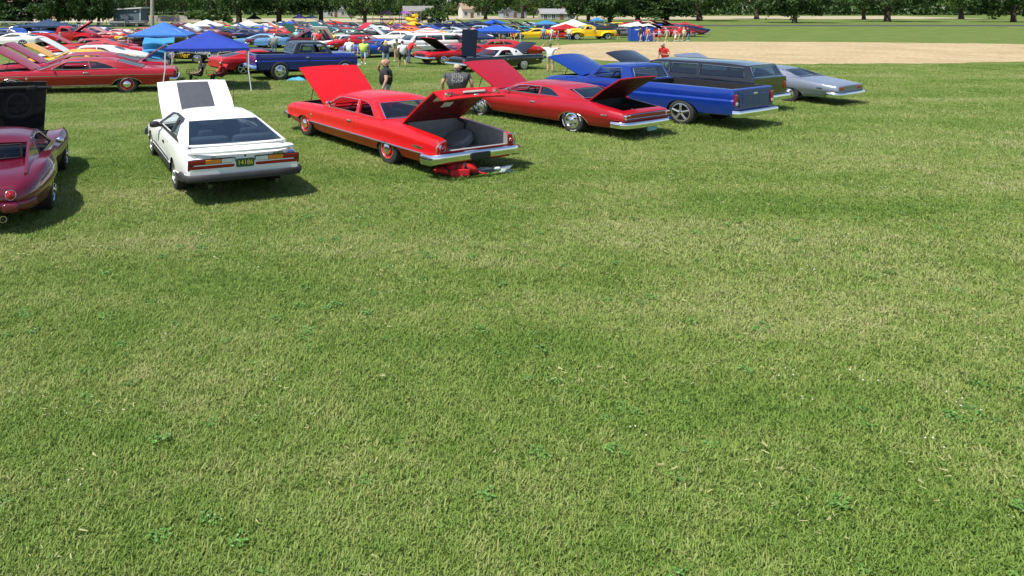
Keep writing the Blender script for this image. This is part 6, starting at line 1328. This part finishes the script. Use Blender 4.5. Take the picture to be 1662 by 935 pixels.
b = MB(); b.tube([Vector(bagf(.45, .25)) + Vector((-.12, 0, .0)), Vector((0, .0, .36)), Vector(bagf(.75, .25)) + Vector((.03, 0, .0)), Vector((.2, -.13, .2))], .018, 5); b.build('handle', BLACK, bag)
b = MB(); b.tube([(.44, 0, .12), (.55, -.03, .05), (.66, -.05, .03)], .02, 5); b.build('strap', BAGR, bag)
for k in (1, -1):
    b = MB(); b.tube([Vector(bagf(.62 + .13 * k * (i / 6 - .5) * 2, .02 + .5 * i / 6)) * 1.03 + Vector((0, 0, .006)) for i in range(7)], .02, 5); b.build('strap', BLACK, bag)
b = MB(); b.tube([Vector(bagf(.08 + .84 * i / 14, .27)) + Vector((0, 0, .004)) for i in range(15)], .008, 5); b.build('zip', BLACK, bag)
b = MB(); b.rbox((.05, -.185, .10), (.42, .05, .13), .3, 16, 8); b.build('side_pocket', BAGR, bag)
TARP = mat('tarp_grey_green', (.22, .29, .24), .7, var=.3, vscale=7)
fcb = empty('folded_camp_chair', at(797, 279), R(8), 'grey-green folded camp chair lying beside the red duffel bag', 'chair')
crumple('seat_cloth', (0, 0, 0), (1.0, .3, .10), TARP, None, None, 9, 0, 20, .9).parent = fcb
for k in range(4):
    b = MB(); b.tube([(-.5 + .08 * k, -.12 + .05 * k, .04 + .02 * k), (.52 - .05 * k, .10 - .06 * k, .06 + .015 * (3 - k))], .013, 6); b.build('frame_tube', [mat('tube_alu', (.55, .56, .56), .35, .6)], fcb)
b = MB(); b.rbox((.1, -.05, .09), (.16, .12, .06), .5); b.build('strap', WHITE, fcb)

# ------------------------------------------------------------------ portable toilets, playground, shed, houses, pole, fence
PTB = mat('toilet_blue', (.012, .06, .34), .5); PTW = mat('toilet_white_roof', (.72, .74, .76), .5)
def toilet(px, py, label):
    e = empty('portable_toilet', at(px, py), R(-6), label, 'portable toilet', 'portable toilets beyond the infield')
    b = MB(); b.box((0, 0, .78), (1.2, 1.2, 1.5), m=0); b.box((0, 0, .04), (1.26, 1.26, .08)); 
    for x in (-.58, .58): b.box((x, -.605, .78), (.06, .05, 1.5))
    b.build('cabin', PTB, e)
    b = MB(); b.grid(lambda u, v: (-.68 + 1.36 * u, -.68 + 1.36 * v, 1.53 + .32 * abs(math.sin(math.pi * u)) ** .7 * (.5 + .5 * abs(math.sin(math.pi * v)) ** .5)), 12, 8, .02); b.build('roof', PTW, e)
    d = MB(); d.box((0, -.615, .76), (.86, .03, 1.34)); do = d.build('door', mat('toilet_door', (.014, .07, .40), .45), e)
    l = MB(); l.box((0, -.634, 1.25), (.42, .006, .11)); l.build('sign', WHITE, do); l = MB(); l.box((.36, -.64, .75), (.05, .03, .12)); l.build('handle', WHITE, do)
toilet(1031, 66.5, 'left blue portable toilet with white roof'); toilet(1049, 66.5, 'right blue portable toilet with white roof, behind walkers')
pg = empty('playground_frame', at(650, 41.5), R(10), 'playground climbing frame with yellow slides and purple roof', 'playground'); YSL = mat('slide_yellow', (.80, .50, .01), .35, coat=.3); PGP = mat('playground_purple', (.28, .10, .32), .5)
for x in (-4, -2, 0, 2, 4):
    for y in (-.9, .9):
        b = MB(); b.tube([(x, y, 0), (x, y, 2.5)], .06, 6); b.build('post', PGP, pg)
b = MB(); b.box((0, 0, 1.2), (8.2, 1.9, .12)); b.build('platform', mat('playground_deck', (.3, .22, .16), .7), pg)
for x0 in (-1.2, 3.0):
    b = MB(); b.grid(lambda u, v: (x0 - 1.8 * u, -1.0 - 1.6 * u + (v - .5) * .9, 1.5 - 1.35 * u ** .8 + .25 * (2 * v - 1) ** 2), 10, 6, .04); b.build('slide', YSL, pg)
b = MB(); b.tube([(2.2 + 1.0 * math.cos(a), 1.0 * math.sin(a) - .8, 2.1 - a * .22) for a in [i * .35 for i in range(20)]], .42, 9); b.build('tube_slide', YSL, pg)
for x in (-3, 1):
    b = MB(); b.add([(x - 1.2, -1.1, 2.5), (x + 1.2, -1.1, 2.5), (x + 1.2, 1.1, 2.5), (x - 1.2, 1.1, 2.5), (x, 0, 3.2)], [(0, 1, 4), (1, 2, 4), (2, 3, 4), (3, 0, 4), (3, 2, 1, 0)]); b.build('roof', PGP, pg)
for i in range(5):
    b = MB(); b.tube([(-4, -1, .3 + i * .2), (-2, -1, .3 + i * .2)], .03, 5); b.build('rail', YSL, pg)
WOODG = mat('weathered_pole', (.36, .33, .29), .9, var=.25, vscale=4)
up = empty('utility_pole', at(247, 43), 0, 'tall grey utility pole left of the light blue canopy peak', 'pole'); b = MB(); b.tube([(0, 0, -.2), (0, 0, 9.5)], [.42, .3], 12); b.build('shaft', WOODG, up); b = MB(); b.box((0, 0, 8.9), (2.4, .14, .16)); b.build('crossarm', WOODG, up); b = MB(); b.rbox((.3, -.42, 1.9), (.3, .2, .45), .4); b.build('meter_box', mat('meter_brown', (.2, .13, .08), .7), up)
gp = empty('goal_post', at(605, 40.5), 0, 'thin yellow post before the playground', 'post'); b = MB(); b.tube([(0, 0, 0), (0, 0, 2.9)], .09, 8); b.build('shaft', mat('post_yellow', (.55, .45, .18), .6), gp); b = MB(); b.box((0, 0, .05), (.5, .5, .1)); b.build('footing', CONC, gp)
shd = empty('shed', at(208, 43), R(-5), 'blue-grey shed with white sloping roof edge right of the round trees', 'shed'); SID = mat('siding_blue_grey', (.13, .17, .20), .7)
b = MB(); b.add([(-3.0, 0, 0), (2.4, 0, 0), (2.4, 4, 0), (-3.0, 4, 0), (-3.0, 0, 3.15), (2.4, 0, 3.45), (2.4, 4, 3.45), (-3.0, 4, 3.15)], [(0, 1, 5, 4), (1, 2, 6, 5), (2, 3, 7, 6), (3, 0, 4, 7), (4, 5, 6, 7)])
for k in range(14): b.box((-.3, -.02, .15 + k * .225), (5.36, .03, .20), rz=0)
b.build('wall', SID, shd); b = MB(); b.add([(-3.3, -.35, 3.2), (2.8, -.35, 3.55), (2.8, 4.4, 3.55), (-3.3, 4.4, 3.2), (-3.3, -.35, 3.4), (2.8, -.35, 3.78), (2.8, 4.4, 3.78), (-3.3, 4.4, 3.4)], [(0, 1, 5, 4), (1, 2, 6, 5), (2, 3, 7, 6), (3, 0, 4, 7), (4, 5, 6, 7), (3, 2, 1, 0)]); b.build('roof', WHITE, shd)
b = MB(); b.box((2.42, -.02, 1.7), (.14, .08, 3.4)); b.build('corner_board', WHITE, shd); b = MB(); b.rbox((1.5, -.1, 2.95), (.5, .16, .18), .4); b.build('lamp', WHITE, shd)
rw = empty('retaining_wall', at(300, 34), 0, 'pale retaining wall behind the canopies at left', 'wall'); b = MB(); d = at(300, 34).y; L = 150 / 1150 * d; b.box((0, 0, .75), (L, .4, 1.5)); b.build('wall', CONC, rw)
for i in range(9):
    b = MB(); b.box((-L / 2 + .4 + i * (L - .8) / 8, 0, 2.0), (.14, .14, 1.0)); b.build('post', WOODG, rw)
b = MB(); b.tube([(-L / 2 + .4, 0, 2.45), (L / 2 - .4, 0, 2.45)], .04, 5); b.build('rail', WOODG, rw)
fn_ = empty('chain_link_fence', at(85, 48), 0, 'low chain-link fence along the trees at left', 'fence'); d = at(85, 48).y; L = 235 / 1150 * d; GALV = mat('galvanised', (.35, .36, .37), .5, .6)
for i in range(7):
    b = MB(); b.tube([(-L / 2 + i * L / 6, 0, 0), (-L / 2 + i * L / 6, 0, 1.3)], .06, 6); b.build('post', GALV, fn_)
b = MB(); b.tube([(-L / 2, 0, 1.25), (L / 2, 0, 1.25)], .03, 5); b.build('rail', GALV, fn_)
b = MB()
for i in range(120):
    x = -L / 2 + i * L / 120; b.tube([(x, .01, .05), (x + 1.2, .01, 1.25)] if x + 1.2 < L / 2 else [(x, .01, .05), (x, .01, 1.25)], .007, 3); b.tube([(x + 1.2, .02, .05), (x, .02, 1.25)] if x + 1.2 < L / 2 else [(x, .02, .05), (x, .02, 1.25)], .007, 3)
b.build('wire_mesh', GALV, fn_)
def house(px, py, w, dp, h, rh, wallc, roofc, label, rz=0, nw=4, door=True, gable='x'):
    e = empty('house', at(px, py), R(rz), label, 'house', 'houses beyond the field'); wm = mat('wall_' + wallc[0], wallc[1], .8); rm = mat('roof_' + roofc[0], roofc[1], .85, var=.25, vscale=3)
    b = MB(); b.box((0, dp / 2, h / 2), (w, dp, h)); 
    if gable == 'y': b.add([(-w / 2, 0, h), (w / 2, 0, h), (0, 0, h + rh * .96), (-w / 2, dp, h), (w / 2, dp, h), (0, dp, h + rh * .96)], [(0, 1, 2), (5, 4, 3)])
    else: b.add([(-w / 2, 0, h), (-w / 2, dp, h), (-w / 2, dp / 2, h + rh * .96), (w / 2, 0, h), (w / 2, dp, h), (w / 2, dp / 2, h + rh * .96)], [(0, 1, 2), (5, 4, 3)])
    b.build('wall', wm, e)
    b = MB(); o = .4
    if gable == 'x':
        b.grid(lambda u, v: (-w / 2 - o + (w + 2 * o) * u, -o + (dp / 2 + o) * v, h - .15 + (rh + .15) * v), 1, 1, .15); b.grid(lambda u, v: (w / 2 + o - (w + 2 * o) * u, dp + o - (dp / 2 + o) * v, h - .15 + (rh + .15) * v), 1, 1, .15)
    else:
        b.grid(lambda u, v: (-w / 2 - o + (w / 2 + o) * v, dp + o - (dp + 2 * o) * u, h - .15 + (rh + .15) * v), 1, 1, .15); b.grid(lambda u, v: (w / 2 + o - (w / 2 + o) * v, -o + (dp + 2 * o) * u, h - .15 + (rh + .15) * v), 1, 1, .15)
    b.build('roof', rm, e); b = MB(); b.box((w * .22, dp * .6, h + rh * .9), (.7, .7, 1.4)); b.build('chimney', mat('chimney_brick', (.25, .12, .09), .9), e)
    for i in range(nw):
        x = -w / 2 + (i + .5) * w / nw
        for z in ([h * .5] if h < 4 else [h * .28, h * .74]):
            if door and i == nw // 2 and z < h * .6: continue
            f = MB(); f.box((x, -.03, z), (1.3, .1, 1.5)); fo = f.build('window', WHITE, e); g = MB()
            for sx in (-.28, .28): g.box((x + sx, -.09, z), (.48, .03, 1.25))
            g.build('pane', GLASSD if 0 else mat('window_dark', (.03, .04, .05), .1), fo)
    if door: f = MB(); f.box((-w / 2 + (nw // 2 + .5) * w / nw, -.04, 1.05), (1.1, .1, 2.1)); f.build('door', mat('door_brown', (.16, .08, .05), .6), e)
    return e
house(766, 29.5, 7, 7, 3.4, 2.2, ('cream', (.55, .53, .47)), ('tan', (.28, .2, .14)), 'white two-storey house with tan roof behind the large spreading tree', 4, 3)
house(905, 32, 10, 7, 2.0, 1.5, ('greige', (.34, .33, .30)), ('slate_grey', (.25, .25, .26)), 'low grey house with grey roof left of the low-branched tree', -6, 4)
house(836, 29, 9, 7, 2.4, 2.6, ('blue_grey', (.28, .32, .36)), ('charcoal', (.09, .09, .1)), 'blue-grey house with dark gable behind the green tree', 3, 3, gable='y')
house(32, 31, 9, 7, 5.5, 3, ('mint', (.5, .58, .52)), ('brown', (.2, .13, .09)), 'pale green house behind the conifers at far left', 0, 4)
house(97, 31, 9, 7, 5.5, 3, ('brickred', (.42, .24, .15)), ('grey_brown', (.22, .18, .15)), 'orange-brown house behind the bushy tree', 0, 4)
house(680, 28, 12, 9, 2.6, 2.0, ('pale', (.30, .28, .26)), ('pale_grey', (.2, .19, .18)), 'pale house between the slides tree and the purple tree', 0, 5)
house(545, 28, 14, 9, 3.4, 2.5, ('stone', (.5, .46, .4)), ('dark_grey', (.15, .15, .16)), 'stone-coloured house seen below the tree crowns at centre', 0, 5)
